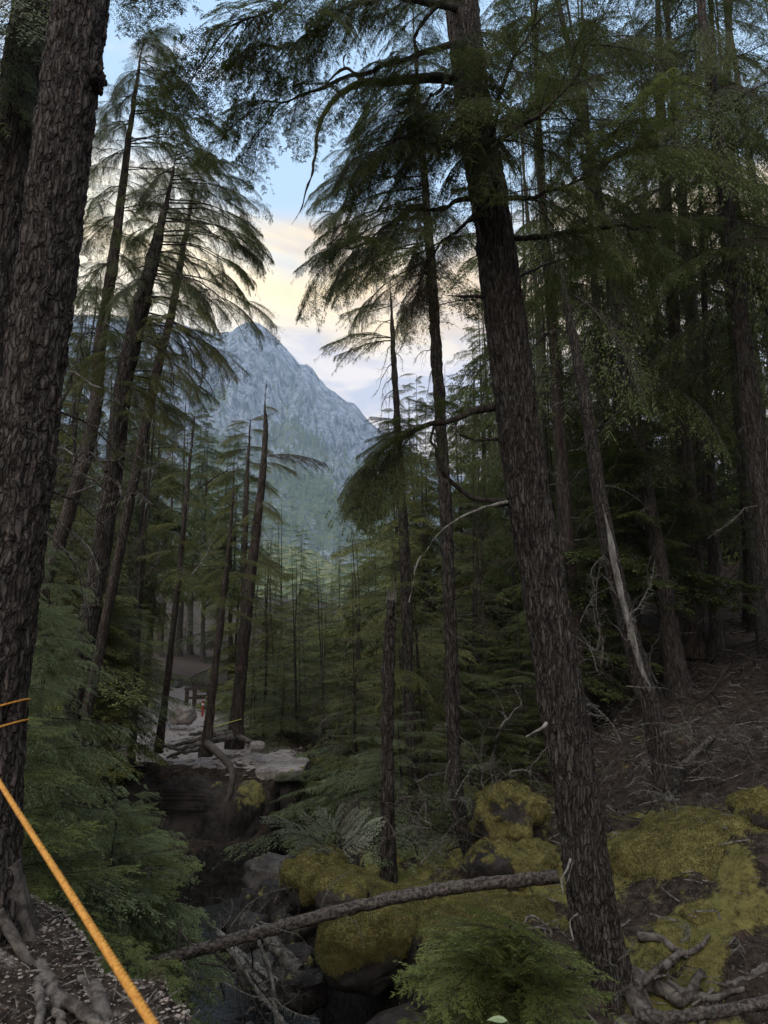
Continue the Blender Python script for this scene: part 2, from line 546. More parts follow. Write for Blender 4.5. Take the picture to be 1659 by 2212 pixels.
# ------------------------------------------------------------------ boughs
def bough(seed, L=2.5, sp2=0.085, f2=0.30, sp3=0.11, l3=0.20, K=3, l4=0.075, w4=0.030, droop=0.30, d2=0.35, d3=0.35,
          ang2=52, ang3=46, bare=0.12, thin=0.10, wood_r=0.016, hang=0.0, body=0.8, flat=0.25, var=0.35, quad=False):
    """one bough along +X: a wooden axis, side twigs, sprays on the twigs and leaf-sized faces on the sprays; returns an MB"""
    r = np.random.default_rng(seed)
    mb = MB()
    n = 14
    s = np.linspace(0, 1, n)
    wob = np.c_[np.zeros(n), 0.06 * L * vnoise(np.c_[s * 3, s * 0 + seed, s * 0], seed), 0.035 * L * vnoise(np.c_[s * 4, s * 0, s * 0 + seed], seed + 5)]
    A = np.c_[s * L, s * 0, - droop * L * s ** 2] + wob * s[:, None]
    tube(mb, A, wood_r * (1.05 - s) + 0.002, 4, 0, 0.5, cap=False)
    T, _, _ = frames(A)
    pos = bare * L
    side = 1
    B3, D3, L3, T3 = [], [], [], []
    while pos < L * 0.99:
        u = pos / L
        base = np.array([np.interp(u, s, A[:, k]) for k in range(3)])
        tan = np.array([np.interp(u, s, T[:, k]) for k in range(3)])
        tan /= np.linalg.norm(tan)
        prof = math.sin(math.pi * min(1, (u * 0.86 + 0.16))) ** body
        l2 = L * f2 * prof * r.uniform(var, 1.0) ** 0.8 * 1.25 * (1 + 0.5 * (1 - var) * math.sin(pos / L * 23 + seed)) + 0.05
        latv = np.array([0, side, 0.0])
        a = R(ang2 + r.uniform(-16, 16)) * (1 - 0.45 * u)
        d = tan * math.cos(a) + latv * math.sin(a)
        d[2] += r.uniform(-0.16, 0.12) - hang
        m = max(4, int(l2 / 0.09))
        q = np.linspace(0, 1, m)
        C = base + d * (q * l2)[:, None]
        C[:, 2] -= d2 * l2 * q ** 2
        C[:, 0] += 0.22 * l2 * q ** 2
        tube(mb, C, 0.0045 * (1.1 - q) * (wood_r / 0.016) + 0.0010, 3, 0, 0.4, cap=False)
        k = max(2, int(l2 / sp3))
        qq = (np.arange(k) + r.uniform(0.2, 0.8, k)) / k
        bb = np.stack([np.interp(qq, q, C[:, j]) for j in range(3)], 1)
        td = np.gradient(C, axis=0)
        td = np.stack([np.interp(qq, q, td[:, j]) for j in range(3)], 1)
        td /= np.linalg.norm(td, axis=1)[:, None]
        perp = np.cross(np.array([0, 0, 1.0]), td)
        perp /= np.linalg.norm(perp, axis=1)[:, None] + 1e-9
        tn = 0.05 + 0.5 * r.random() + 0.35 * u
        for sg in (-1, 1):
            keep = r.random(k) > thin
            aa = R(ang3) + r.normal(0, 0.16, k)
            dd = td * np.cos(aa)[:, None] + sg * perp * np.sin(aa)[:, None]
            dd[:, 2] += r.normal(0, 0.5 * flat, k) - d3 * 0.5
            ll = np.minimum(l3, 0.45 * l2 + 0.03) * (0.35 + 0.85 * np.sin(math.pi * np.clip(qq * 0.75 + 0.2, 0, 1))) * r.uniform(0.55, 1.2, k)
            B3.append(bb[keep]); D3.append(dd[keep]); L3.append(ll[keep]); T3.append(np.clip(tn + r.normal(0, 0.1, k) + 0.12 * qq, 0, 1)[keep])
        B3.append(C[-2:-1]); D3.append(td[-1:]); L3.append(np.array([l3 * 0.8])); T3.append(np.array([min(1, tn + 0.2)]))
        pos += sp2 * L / 2.5 * r.uniform(0.6, 1.4) * 0.5
        side = -side
    B3 = np.concatenate(B3); D3 = np.concatenate(D3); L3 = np.concatenate(L3); T3 = np.concatenate(T3)
    D3 /= np.linalg.norm(D3, axis=1)[:, None]
    N = len(B3)
    up = np.array([0, 0, 1.0]) + r.normal(0, flat, D3.shape)
    S3 = np.cross(D3, up)
    S3 /= np.linalg.norm(S3, axis=1)[:, None] + 1e-9
    rows, tones = [], []
    for kk in range(K + 1):
        u = (kk + 0.45) / (K + 0.45)
        c = B3 + D3 * (L3 * min(u, 1))[:, None]
        c[:, 2] -= d3 * 0.4 * L3 * u * u
        for sg in ((-1, 1) if kk < K else (0,)):
            if sg:
                dirn = D3 * 0.72 + sg * S3 * 0.70 + r.normal(0, 0.10, D3.shape)
            else:
                dirn = D3 + r.normal(0, 0.05, D3.shape)
            dirn /= np.linalg.norm(dirn, axis=1)[:, None]
            lf = l4 * (1.1 - 0.5 * u) * r.uniform(0.7, 1.25, N) * np.clip(L3 / l3 + 0.25, 0.4, 1)
            uu = np.array([0, 0, 1.0]) + r.normal(0, flat, D3.shape)
            sv = np.cross(dirn, uu)
            sv /= np.linalg.norm(sv, axis=1)[:, None] + 1e-9
            wv = sv * (w4 * 0.5 * r.uniform(0.75, 1.25, N))[:, None]
            tip = c + dirn * lf[:, None]
            tip[:, 2] -= d3 * 0.25 * lf
            if quad:
                mid = c + dirn * (lf * 0.45)[:, None]
                rows.append(np.stack([c, mid + wv, tip, mid - wv], 1))
            else:
                rows.append(np.stack([c - wv * 0.7, c + wv * 0.7 + dirn * (lf * 0.2)[:, None], tip], 1))
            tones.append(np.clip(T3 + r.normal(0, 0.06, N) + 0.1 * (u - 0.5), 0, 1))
    V = np.concatenate(rows, 0)
    tt = np.concatenate(tones)
    c_ = V.shape[1]
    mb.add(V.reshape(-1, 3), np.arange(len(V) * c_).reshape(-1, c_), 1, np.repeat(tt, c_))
    return mb


def packed(mb):
    """one bough's arrays, ready to be repeated"""
    V = np.concatenate(mb.v)
    Tn = np.concatenate(mb.t)
    return V, mb.f, mb.m, Tn


def place(dst, pk, Rm, loc, s):
    V, F, Mt, Tn = pk
    W = (V * s) @ np.asarray(Rm).T + np.asarray(loc)
    base = dst.n
    dst.v.append(W)
    dst.t.append(Tn)
    for f, m in zip(F, Mt):
        dst.f.append(f + base)
        dst.m.append(m)
    dst.n += len(W)


HEM_T = [bough(100 + i, droop=0.22 + 0.08 * i, d2=0.55, d3=0.45, f2=0.29 + 0.02 * i) for i in range(4)]
MASS_T = [bough(120 + i, droop=0.26 + 0.10 * i, d2=0.60, d3=0.5, sp2=0.11, sp3=0.125, l3=0.20, K=3, l4=0.066, w4=0.025, f2=0.30) for i in range(4)]
FAR_T = [bough(140 + i, droop=0.28 + 0.12 * i, d2=0.6, d3=0.5, sp2=0.15, sp3=0.19, l3=0.27, K=2, l4=0.15, w4=0.075, f2=0.31) for i in range(3)]
CED_T = [bough(160 + i, droop=0.42, d2=0.85, d3=0.9, sp2=0.11, sp3=0.12, l3=0.20, K=2, l4=0.075, w4=0.030, f2=0.30, ang3=38, hang=0.15) for i in range(4)]
NEARH_T = [bough(180 + i, L=1.6, droop=0.14 + 0.06 * i, d2=0.25, d3=0.2, sp2=0.22, sp3=0.058, l3=0.125, K=4, l4=0.040, w4=0.0150, f2=0.33, ang2=54, wood_r=0.009, thin=0.04, flat=0.16, quad=True) for i in range(4)]
NEARC_T = [bough(200 + i, L=1.5, droop=0.40, d2=0.85, d3=0.6, sp2=0.27, sp3=0.055, l3=0.120, K=4, l4=0.042, w4=0.0165, f2=0.34, ang3=40, hang=0.08, wood_r=0.009, thin=0.04, flat=0.16, quad=True) for i in range(4)]
WISP_T = [bough(220 + i, L=2.0, droop=0.28, d2=0.7, d3=0.8, sp2=0.20, sp3=0.12, l3=0.13, K=3, l4=0.05, w4=0.018, f2=0.34, thin=0.35, hang=0.2, wood_r=0.018) for i in range(3)]
FROND_T = [bough(230 + i, L=1.0, droop=0.14 + 0.1 * i, d2=0.30, d3=0.1, sp2=0.20, sp3=0.020, l3=0.030, K=2, l4=0.016, w4=0.010, f2=0.19, ang2=62, ang3=52, bare=0.22, wood_r=0.008, thin=0.05, body=0.5, flat=0.08, var=0.75, quad=True) for i in range(3)]
PK = {k: [packed(m) for m in v] for k, v in dict(hem=HEM_T, mass=MASS_T, far=FAR_T, ced=CED_T, nearh=NEARH_T, nearc=NEARC_T, wisp=WISP_T, frond=FROND_T).items()}
LEN = dict(hem=2.5, mass=2.5, far=2.5, ced=2.5, nearh=1.6, nearc=1.5, wisp=2.0, frond=1.0)


def bough_mesh(kind, i, leafm):
    key = (kind, i, leafm.name)
    if key not in _BM:
        src = dict(hem=HEM_T, mass=MASS_T, far=FAR_T, ced=CED_T, nearh=NEARH_T, nearc=NEARC_T, wisp=WISP_T, frond=FROND_T)[kind][i]
        _BM[key] = src.mesh('bough', [M_TWIG, leafm])
    return _BM[key]


_BM = {}


def put_bough(parent, kind, leafm, p0, p1, roll=0.0, i=None, name='branch', fat=1.0):
    """a bough from p0 to its tip p1 (world), as a part of the tree"""
    p0, p1 = np.array(p0, float), np.array(p1, float)
    n = len(PK[kind])
    i = random.randrange(n) if i is None else i
    V = PK[kind][i][0]
    wood_end = np.array([V[13 * 4:14 * 4].mean(0)])[0]
    chord = wood_end
    a = rot_to(chord)
    bm = rot_to(p1 - p0, roll)
    Rm = bm @ a.T
    s = np.linalg.norm(p1 - p0) / np.linalg.norm(chord)
    return link(name, bough_mesh(kind, i, leafm), parent, parent.matrix_basis.inverted() @ mat4(Rm, p0, s))


# ------------------------------------------------------------------ crowns (shared by the forest trees)
def crown(seed, kind, H, Rad, n, leafm, pw=0.8, dropmin=-4, dropmax=26, base_short=0.0, gap=0.0):
    r = np.random.default_rng(seed)
    mb = MB()
    for k in range(n):
        u = (k + r.random()) / n
        if gap and vnoise(np.array([[u * 7, seed, 0.3]]), seed)[0] < -0.35 and r.random() < gap:
            continue
        z = H * u
        lb = Rad * max(0.06, (1 - u)) ** pw * r.uniform(0.5, 1.2) + 0.30
        if u < base_short:
            lb *= 0.5 + 0.5 * u / base_short
        az = k * 2.399 + r.uniform(-0.5, 0.5)
        lb *= 1 + 0.45 * vnoise(np.array([[z * 0.55, math.cos(az) * 1.1 + seed, math.sin(az) * 1.1]]), seed)[0]
        pt = R(r.uniform(dropmin, dropmax) * (1.1 - u) - 22 * u)
        d = np.array([math.cos(az) * math.cos(pt), math.sin(az) * math.cos(pt), -math.sin(pt)])
        place(mb, PK[kind][r.integers(len(PK[kind]))], rot_to(d, r.uniform(-0.6, 0.6)), (0, 0, z), lb / LEN[kind])
    P = np.c_[np.zeros(8), np.zeros(8), np.linspace(0, H * 0.995, 8)]
    tube(mb, P, np.linspace(0.022, 0.004, 8) * (H / 8 + 0.3), 5, 0, 0.4)
    return mb.mesh('crown', [M_TWIG, leafm])


CROWN = {
    'tall_a': (crown(1, 'mass', 14, 2.9, 54, M_HEM, gap=0.6), 14),
    'tall_b': (crown(2, 'mass', 14, 2.6, 52, M_HEM, pw=0.6, gap=0.7, dropmax=34), 14),
    'far_a': (crown(3, 'far', 14, 2.7, 78, M_HEM, pw=0.7, dropmin=0, dropmax=34), 14),
    'far_b': (crown(4, 'far', 14, 2.9, 92, M_HEMF, pw=0.85, dropmin=4, dropmax=36), 14),
    'far_y': (crown(5, 'far', 14, 2.9, 92, M_HEMY, pw=0.85, dropmin=4, dropmax=36), 14),
    'young_h': (crown(6, 'mass', 6, 1.8, 46, M_HEMF, pw=0.85, dropmin=-8, dropmax=20), 6),
    'young_c': (crown(7, 'ced', 6, 1.7, 46, M_CED, pw=0.75, dropmin=-15, dropmax=15), 6),
    'young_g': (crown(11, 'mass', 6, 1.5, 40, M_HEMY, pw=0.55, dropmin=5, dropmax=40, gap=0.5), 6),
    'wispy': (crown(9, 'wisp', 14, 2.0, 62, M_HEMY, pw=0.5, dropmin=0, dropmax=45, gap=0.7), 14),
    'wispy_d': (crown(10, 'wisp', 14, 1.7, 60, M_DRYN, pw=0.4, dropmin=-5, dropmax=50, gap=0.7), 14),
    'cedar': (crown(8, 'ced', 14, 2.3, 64, M_HEMF, pw=0.9, dropmin=-10, dropmax=15), 14),
}


def bark_disp(scale=7.0, amp=0.02, seed=0, vst=0.35):
    def f(P, th, rad):
        n, ns = len(P), len(th)
        zz = np.repeat(np.r_[0, np.cumsum(np.linalg.norm(np.diff(P, axis=0), axis=1))][:, None], ns, 1)
        cx = np.cos(th)[None, :] * rad[:, None]
        cy = np.sin(th)[None, :] * rad[:, None]
        p = np.stack([cx * scale * 2, cy * scale * 2, zz * scale * vst], -1).reshape(-1, 3)
        w0 = vnoise(p * 0.7 + 31, seed + 9)[:, None]
        rdg = 1 - np.abs(vnoise(p + w0 * 0.6, seed)) * 2.0
        q = p.copy()
        q[:, 2] *= 2.2
        pl = 1 - np.abs(vnoise(q * 1.7 + 9, seed + 1)) * 2.0
        g = -1.25 * np.clip(rdg, 0, 1) ** 3 - 0.8 * np.clip(pl, 0, 1) ** 4
        q2 = p.copy()
        q2[:, 2] *= 1.6
        g = g + 0.4 * np.floor(2.2 * vnoise(q2 * 1.3 + 5, seed + 4)) + 0.3 * vnoise(p * 5, seed + 2)
        return (g * amp).reshape(n, ns)
    return f


TRUNK = {}
for k, (mt, sd) in enumerate(((M_BARK, 3), (M_BARK2, 8), (M_BARKF, 13))):
    mb = MB()
    n = 40
    zz_ = np.linspace(0, 1, n)
    Pt = np.c_[0.08 * vnoise(np.c_[zz_ * 2.4, zz_ * 0 + sd, zz_ * 0], sd) * zz_ * 6, 0.08 * vnoise(np.c_[zz_ * 2.4, zz_ * 0, zz_ * 0 + sd], sd + 1) * zz_ * 6, zz_ * 20]
    Pt[:, :2] -= Pt[:1, :2]
    rad = 0.2 * (1 - 0.95 * zz_ ** 0.9) + 0.14 * np.exp(-zz_ * 45)
    tube(mb, Pt, rad, 14, 0, 0.6, bark_disp(6, 0.025, sd))
    TRUNK[k] = mb.mesh('trunk', [mt], True)

# dead limbs
DEADM = []
for k in range(6):
    r = np.random.default_rng(300 + k)
    mb = MB()
    L = 1.6
    A = resample([(0, 0, 0), (0.4, r.uniform(-.05, .05), r.uniform(0, .12)), (0.9, r.uniform(-.12, .12), r.uniform(-.1, .1)), (1.6, r.uniform(-.2, .2), r.uniform(-.55, -.05))], 18, 0.05, k)
    q = np.linspace(0, 1, 18)
    tube(mb, A, 0.017 * (1 - q) + 0.003, 5, 0, 0.7)
    for j in range(13):
        u = r.uniform(0.2, 0.97)
        bs = np.array([np.interp(u, q, A[:, c]) for c in range(3)])
        sg = r.choice([-1, 1])
        l = r.uniform(0.15, 0.6) * (1.15 - u)
        d = np.array([0.7, sg * r.uniform(0.4, 1), r.uniform(-0.7, 0.35)])
        C = resample([bs, bs + d * l * 0.5 + r.normal(0, 0.02, 3), bs + d * l + np.array([0, 0, -0.25 * l])], 6)
        tube(mb, C, 0.006 * np.linspace(1, 0.3, 6), 3, 0, 0.7, cap=False)
        for jj in range(2):
            v = C[r.integers(2, 5)]
            e = v + (d * 0.5 + r.normal(0, 0.6, 3)) * l * 0.45
            tube(mb, np.array([v, (v + e) / 2 + r.normal(0, 0.012, 3), e]), [0.003, 0.0025, 0.0015], 3, 0, 0.7, cap=False)
    if k % 2 == 0:                                       # hanging lichen
        for j in range(22):
            u = r.uniform(0.1, 0.9)
            bs = np.array([np.interp(u, q, A[:, c]) for c in range(3)]) + r.normal(0, 0.012, 3)
            l = r.uniform(0.05, 0.16)
            wv = np.array([0.007, 0.004, 0])
            e = bs + np.array([r.normal(0, .02), r.normal(0, .02), -l])
            mb.add([bs - wv, bs + wv, e], [[0, 1, 2]], 1, r.random())
    DEADM.append((mb.mesh('dead_branch', [M_DEAD if k < 4 else M_TWIG, M_LICH]), L))


def put_dead(parent, p0, p1, i=None, name='dead_branch', roll=None):
    i = random.randrange(6) if i is None else i
    me, L = DEADM[i]
    p0, p1 = np.array(p0, float), np.array(p1, float)
    s = np.linalg.norm(p1 - p0) / L
    roll = random.uniform(-0.6, 0.6) if roll is None else roll
    return link(name, me, parent, mat4(rot_to(p1 - p0, roll), p0 - np.array(parent.location), s))


def axis_rot(v, spin):
    q = Vector((0, 0, 1)).rotation_difference(Vector(v).normalized())
    return q.to_matrix() @ Matrix.Rotation(spin, 3, 'Z')


def forest_tree(name, label, base, axis, H, r0, kind, crown_from, cr_s=1.0, trunk=0, dead=6, group=None, cat='tree', spin=None):
    """trunk and crown (shared meshes) under one Empty at the base"""
    spin = random.uniform(0, 6.28) if spin is None else spin
    e = empty(name, base)
    e.rotation_euler = axis_rot(axis, spin).to_euler()
    tag(e, label, cat, group)
    t = link('trunk', TRUNK[trunk], e)
    t.scale = (r0 / 0.2, r0 / 0.2, H / 20)
    if kind:
        me, hc = CROWN[kind]
        c = link('crown', me, e)
        z0 = H * crown_from
        sz = (H - z0) / hc * 1.02
        c.location = (0, 0, z0)
        c.scale = (cr_s * sz ** 0.4, cr_s * sz ** 0.4, sz)
        c.rotation_euler = (0, 0, random.uniform(0, 6.28))
    else:
        z0 = H
    for k in range(dead):
        z = random.uniform(0.12, 0.95) * min(z0, H * 0.8) + 0.5
        a = random.uniform(0, 6.28)
        me, L = DEADM[random.randrange(6)]
        l = random.uniform(0.5, 1.5) * (0.6 + r0 * 2)
        d = (math.cos(a), math.sin(a), random.uniform(-0.5, 0.1))
        link('dead_branch', me, e, mat4(rot_to(d, random.uniform(-1, 1)), (d[0] * r0 * 0.5, d[1] * r0 * 0.5, z), l / L))
    return e


# ------------------------------------------------------------------ the ground
GX_Y = [-30, 0, 1.5, 2.5, 3.6, 4.6, 7, 10, 12, 13.5, 14.5, 16, 22, 30, 60, 200]
GX_X = [9, 2.6, 1.7, 0.95, 0.30, -0.05, -0.75, -1.55, -2.3, -2.7, -1.25, -0.95, -0.6, 0.3, 3.0, 12]


def height(x, y):
    x = np.asarray(x, float)
    y = np.asarray(y, float)
    P = np.stack([x, y, x * 0], -1).reshape(-1, 3)
    n1 = fbm(P * 0.35, 3, 41).reshape(x.shape)
    n2 = fbm(P * 1.6, 4, 45).reshape(x.shape)
    n3 = fbm(P * 7.0, 3, 49).reshape(x.shape)
    gx = np.interp(y, GX_Y, GX_X)
    # left bank
    edge = 3.60 - 0.1 * (x + 1.0) + 0.12 * n2 + 0.55 * sst(-x, 1.3, 1.9)
    dip = -2.35 + 0.25 * np.clip(-4.2 - x, 0, 30) * 0.8
    zl = 0.22 * sst(-x, 1.2, 2.1) * sst(y, 2.6, 3.4) + (dip - 0.0) * sst(y, edge, edge + 1.1)
    plat = -0.92 - 0.020 * np.clip(y - 16, 0, 40) + 0.16 * np.clip(-7 - x, 0, 60) + 0.03 * np.clip(y - 40, 0, 200) + 0.050 * np.clip(y - 33.5, 0, 14) * np.exp(-((x + 9.4 + 0.27 * (y - 33.5)) / 4.5) ** 4)
    zl = zl + (plat - zl) * sst(y, 14.3, 15.2)
    # right bank
    zr = -1.25 + 0.21 * np.clip(x - 1, 0, 60) + 0.06 * np.clip(x - 4, 0, 60) + 0.16 * np.clip(y - 9, 0, 40) * sst(x, 1.5, 7)
    zr = zr - 0.5 * sst(y, 7.2, 5.6) - 0.1 * np.clip(5.6 - y, 0, 6)
    zr = zr + 0.45 * np.exp(-(((x - 3.75) / 0.9) ** 2 + ((y - 8.1) / 1.0) ** 2))
    zr = zr + 0.35 * np.exp(-(((x - 1.9) / 1.1) ** 2 + ((y - 10.0) / 0.8) ** 2))
    right = sst(x - gx, -0.25, 0.25)
    z = zl * (1 - right) + zr * right
    # the gorge
    fl = np.interp(y, [0, 6, 10, 14, 22, 40], [-4.6, -4.3, -3.55, -3.1, -2.7, -2.2])
    hw = np.interp(y, [0, 6, 9, 11, 12, 13.8, 14.5, 16, 30, 60], [0.9, 0.75, 0.8, 1.0, 1.35, 1.5, 0.75, 0.8, 0.7, 0.1]) + 0.18 * n2
    d = np.abs(x - gx)
    g = 1 - sst(d, hw, hw + 0.42)
    depth = sst(y, 70, 40)
    z = z + (np.minimum(fl, z) - z) * g * depth
    amp = 1 - 0.55 * ((y < 4.2) & (x < 0.5))
    z = z + (0.10 * n2 + 0.035 * n3) * amp * (1 + 0.7 * right) + 0.25 * n1 * sst(y, 5, 12)
    return z, g * depth, right


def ax(lo, hi, step, far_lo, far_hi, grow=1.16):
    c = list(np.arange(lo, hi + 1e-6, step))
    s, x = step, hi
    up = []
    while x < far_hi:
        s *= grow
        x += s
        up.append(x)
    s, x = step, lo
    dn = []
    while x > far_lo:
        s *= grow
        x -= s
        dn.append(x)
    return np.array(dn[::-1] + c + up)


X = ax(-6.5, 7.5, 0.085, -1500, 1500)
Y = ax(0.8, 17, 0.085, -60, 1300)
GXX, GYY = np.meshgrid(X, Y)
Z, G, RT = height(GXX, GYY)
Z = Z + np.clip(GYY - 120, 0, 2000) * 0.06
nx, ny = len(X), len(Y)
ii = (np.arange(ny - 1)[:, None] * nx + np.arange(nx - 1)[None, :])
F = np.stack([ii, ii + 1, ii + nx + 1, ii + nx], -1).reshape(-1, 4)
P_ = np.stack([GXX, GYY, GXX * 0], -1).reshape(-1, 3)
nn = fbm(P_ * 0.8, 4, 77).reshape(GXX.shape)
moss = RT * (0.15 + 0.75 * nn + 0.55 * np.exp(-(((GXX - 3.7) / 1.3) ** 2 + ((GYY - 8.0) / 1.5) ** 2)) + 0.22 * np.exp(-(((GXX - 3.1) / 1.3) ** 2 + ((GYY - 6.6) / 1.0) ** 2)) + 0.55 * fbm(P_ * 2.6, 3, 78).reshape(GXX.shape) + 0.20 * np.exp(-(((GXX - 1.0) / 1.6) ** 2 + ((GYY - 8.6) / 1.6) ** 2))) * sst(GYY, 16, 10)
moss = moss * sst(GYY, 4.8, 5.6)
path = (1 - RT) * sst(GYY, 15.2, 15.9) * sst(GYY, 42, 34) * np.exp(-((GXX + 4.4 + 0.27 * (GYY - 15)) / 3.0) ** 4) * 1.1
near = (1 - RT) * sst(GYY, 4.4, 3.6) * (0.45 + 0.3 * nn)
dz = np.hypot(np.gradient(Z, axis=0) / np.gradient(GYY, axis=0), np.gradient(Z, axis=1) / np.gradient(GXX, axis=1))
wet = np.clip(G * 1.2 * sst(Z, -0.8, -1.9) + 0.8 * sst(dz, 1.4, 2.6) * sst(GYY, 4, 5), 0, 1)  # wet rock low in the gorge and on steep walls, with shade painted in
mb = MB()
mb.add(np.stack([GXX, GYY, Z], -1).reshape(-1, 3), F)
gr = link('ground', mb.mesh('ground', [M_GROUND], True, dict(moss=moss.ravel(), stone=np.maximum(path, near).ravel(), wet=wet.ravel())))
tag(gr, 'forest floor of needle litter, moss and trodden rock falling into the gorge', kind='structure')


def gz(x, y):
    z, _, _ = height(np.array([float(x)]), np.array([float(y)]))
    return float(z[0])


def on_ground(x, y, sink=0.05):
    return Vector((x, y, gz(x, y) - sink))


# ------------------------------------------------------------------ the mountain
SIL = [(-400, 640), (0, 660), (250, 690), (380, 700), (455, 722), (500, 716), (530, 700), (553, 696), (575, 708), (600, 735), (625, 762), (648, 790), (663, 788), (675, 799), (690, 822),
       (720, 845), (745, 866), (764, 874), (780, 892), (800, 915), (850, 950), (950, 1010), (1100, 1060), (1400, 1120), (2100, 1200)]
YM = 2100.0
sx, sz_ = [], []
for (px, py) in SIL:
    c = (1106 - py) / FPX
    t = YM / (CP - c * SP)
    q = U(px, py, t)
    sx.append(q.x)
    sz_.append(q.z)
mxs = np.concatenate([np.linspace(-1500, -700, 36), np.linspace(-690, 200, 260), np.linspace(210, 1500, 40)])
mys = np.concatenate([np.linspace(620, 2100, 230), np.linspace(2115, 2500, 12)])
MX, MY = np.meshgrid(mxs, mys)
ridge = np.interp(MX, sx, sz_)
q3 = np.stack([MX, MY, MX * 0], -1).reshape(-1, 3)
u = np.clip((MY - 620) / (YM - 620), 0, 1)
mount_n = fbm(q3 / 230, 5, 61, 0.55, True).reshape(MX.shape)
gul = fbm(np.stack([MX / 42, MY / 300, MX * 0], -1).reshape(-1, 3), 4, 65, 0.55, True).reshape(MX.shape)
fin = fbm(q3 / 26, 3, 69, 0.6).reshape(MX.shape)
prof = 0.02 + 0.30 * u + 0.26 * sst(u, 0.40, 0.60) + 0.42 * np.clip((u - 0.66) / 0.34, 0, 1)
prof = prof / prof.max()
prof = prof * (1 - np.clip((MY - YM) / 500, 0, 1) * 0.8)
ZM = ridge * prof
edgef = 1 - 0.85 * np.exp(-((MY - YM) / 110) ** 2)
ZM = ZM + (mount_n * 26 + gul * 34 * sst(u, 0.3, 0.6) + fin * 12) * sst(u, 0.0, 0.25) * edgef + 5 * fin * (1 - edgef)
st = np.sin(ZM / 17 + fin * 2.2)
ZM = ZM + 5.5 * st * sst(u, 0.35, 0.6) * edgef
# a spur with a meadow, lower right of the face
spur = np.exp(-((MX + 120 - (MY - 900) * -0.28) / 130) ** 2) * np.exp(-((MY - 950) / 330) ** 2)
ZM = ZM + 60 * spur - 12 * sst(u, 0.02, 0.0)
nx, ny = len(mxs), len(mys)
ii = (np.arange(ny - 1)[:, None] * nx + np.arange(nx - 1)[None, :])
F = np.stack([ii, ii + 1, ii + nx + 1, ii + nx], -1).reshape(-1, 4)
mb = MB()
mb.add(np.stack([MX, MY, ZM], -1).reshape(-1, 3), F)
hn = fbm(q3 / 90, 4, 71).reshape(MX.shape)
veg = np.clip(1.30 - 1.35 * u + 0.55 * hn, 0, 1)
meadow = np.clip(1.4 * spur + 0.5 * hn - 0.25, 0, 1) * sst(u, 0.62, 0.4)
m, b, p = new_mat('mountain_rock_and_scrub', 0.95, 0.1)
geo = b.n('ShaderNodeNewGeometry')
P = geo.outputs['Position']
v1 = b.noise(b.mapping(P, (1, 1, 0.22)), 0.055, 8, 0.72, 0.5)
v2 = b.noise(b.mapping(P, (0.35, 0.35, 1.5)), 0.03, 6, 0.65)
v3 = b.noise(P, 0.11, 6, 0.72)
rockc = b.mix(b.smooth(v1, 0.36, 0.62), (0.028, 0.033, 0.043), (0.32, 0.34, 0.385))
rockc = b.mix(b.math('MULTIPLY', b.smooth(v2, 0.52, 0.64), 0.45), rockc, (0.15, 0.155, 0.165))
scrub = b.mix(b.smooth(v3, 0.38, 0.62), (0.040, 0.065, 0.030), (0.15, 0.165, 0.065))
mead = b.mix(b.smooth(v3, 0.42, 0.60), (0.075, 0.105, 0.035), (0.24, 0.23, 0.075))
c = b.mix(b.smooth(b.math('ADD', attr(b, 'veg'), b.math('MULTIPLY', b.math('SUBTRACT', v3, 0.5), 1.8)), 0.40, 0.60), rockc, scrub)
c = b.mix(b.smooth(b.math('ADD', attr(b, 'meadow'), b.math('MULTIPLY', b.math('SUBTRACT', v3, 0.5), 1.2)), 0.35, 0.6), c, mead)
b.link(c, p.inputs['Base Color'])
bump(b, p, b.math('ADD', v1, b.math('MULTIPLY', v3, 0.5)), 0.9, 14.0)
mo = link('mountain', mb.mesh('mountain', [m], False, dict(veg=veg.ravel(), meadow=meadow.ravel())))
tag(mo, 'pale rocky mountain peak with wooded lower slopes and a green meadow', kind='structure')

# conifers far off on the mountain: one mass of spires
def spires(name, label, XX, YY, ZZ, hh, leafm):
    n = len(XX)
    ns = 5
    V, Fs, Tn = [], [], []
    r = np.random.default_rng(9)
    th = np.linspace(0, 2 * math.pi, ns, endpoint=False)
    base = np.stack([XX, YY, ZZ], 1)
    mb = MB()
    tn = r.random(n)
    for lev, (z0, z1, rr) in enumerate(((0.05, 0.55, 0.20), (0.35, 0.8, 0.15), (0.6, 1.0, 0.09))):
        jit = r.uniform(0.7, 1.3, (n, ns))
        ring = np.stack([np.cos(th)[None] * jit * rr * hh[:, None], np.sin(th)[None] * jit * rr * hh[:, None], z0 * hh[:, None] + r.uniform(-.05, .05, (n, ns)) * hh[:, None]], -1) + base[:, None]
        apex = base + np.stack([hh * 0, hh * 0, z1 * hh], 1)
        Vv = np.concatenate([ring, apex[:, None]], 1)
        a = np.arange(ns)
        ff = np.stack([a, (a + 1) % ns, np.full(ns, ns)], -1)
        idx = (np.arange(n) * (ns + 1))[:, None, None] + ff[None]
        mb.add(Vv.reshape(-1, 3), idx.reshape(-1, 3), 0, np.repeat(tn, ns + 1))
    o = link(name, mb.mesh(name, [leafm]))
    return tag(o, label, kind='stuff')


pick = rng.random(MX.shape) < (0.08 * np.clip(veg * 1.5 - 0.1, 0, 1) * (MX > -750) * (MX < 350) * (MY < 2000) * (1 - 0.75 * np.clip(meadow * 2, 0, 1)))
sel = np.argwhere(pick)
jx = rng.uniform(-3, 3, len(sel))
spires('mountain_forest', 'sparse dark conifers far off on the mountain slopes', MX[pick] + jx, MY[pick] + jx, ZM[pick] - 1, rng.uniform(9, 22, len(sel)), M_HEM)


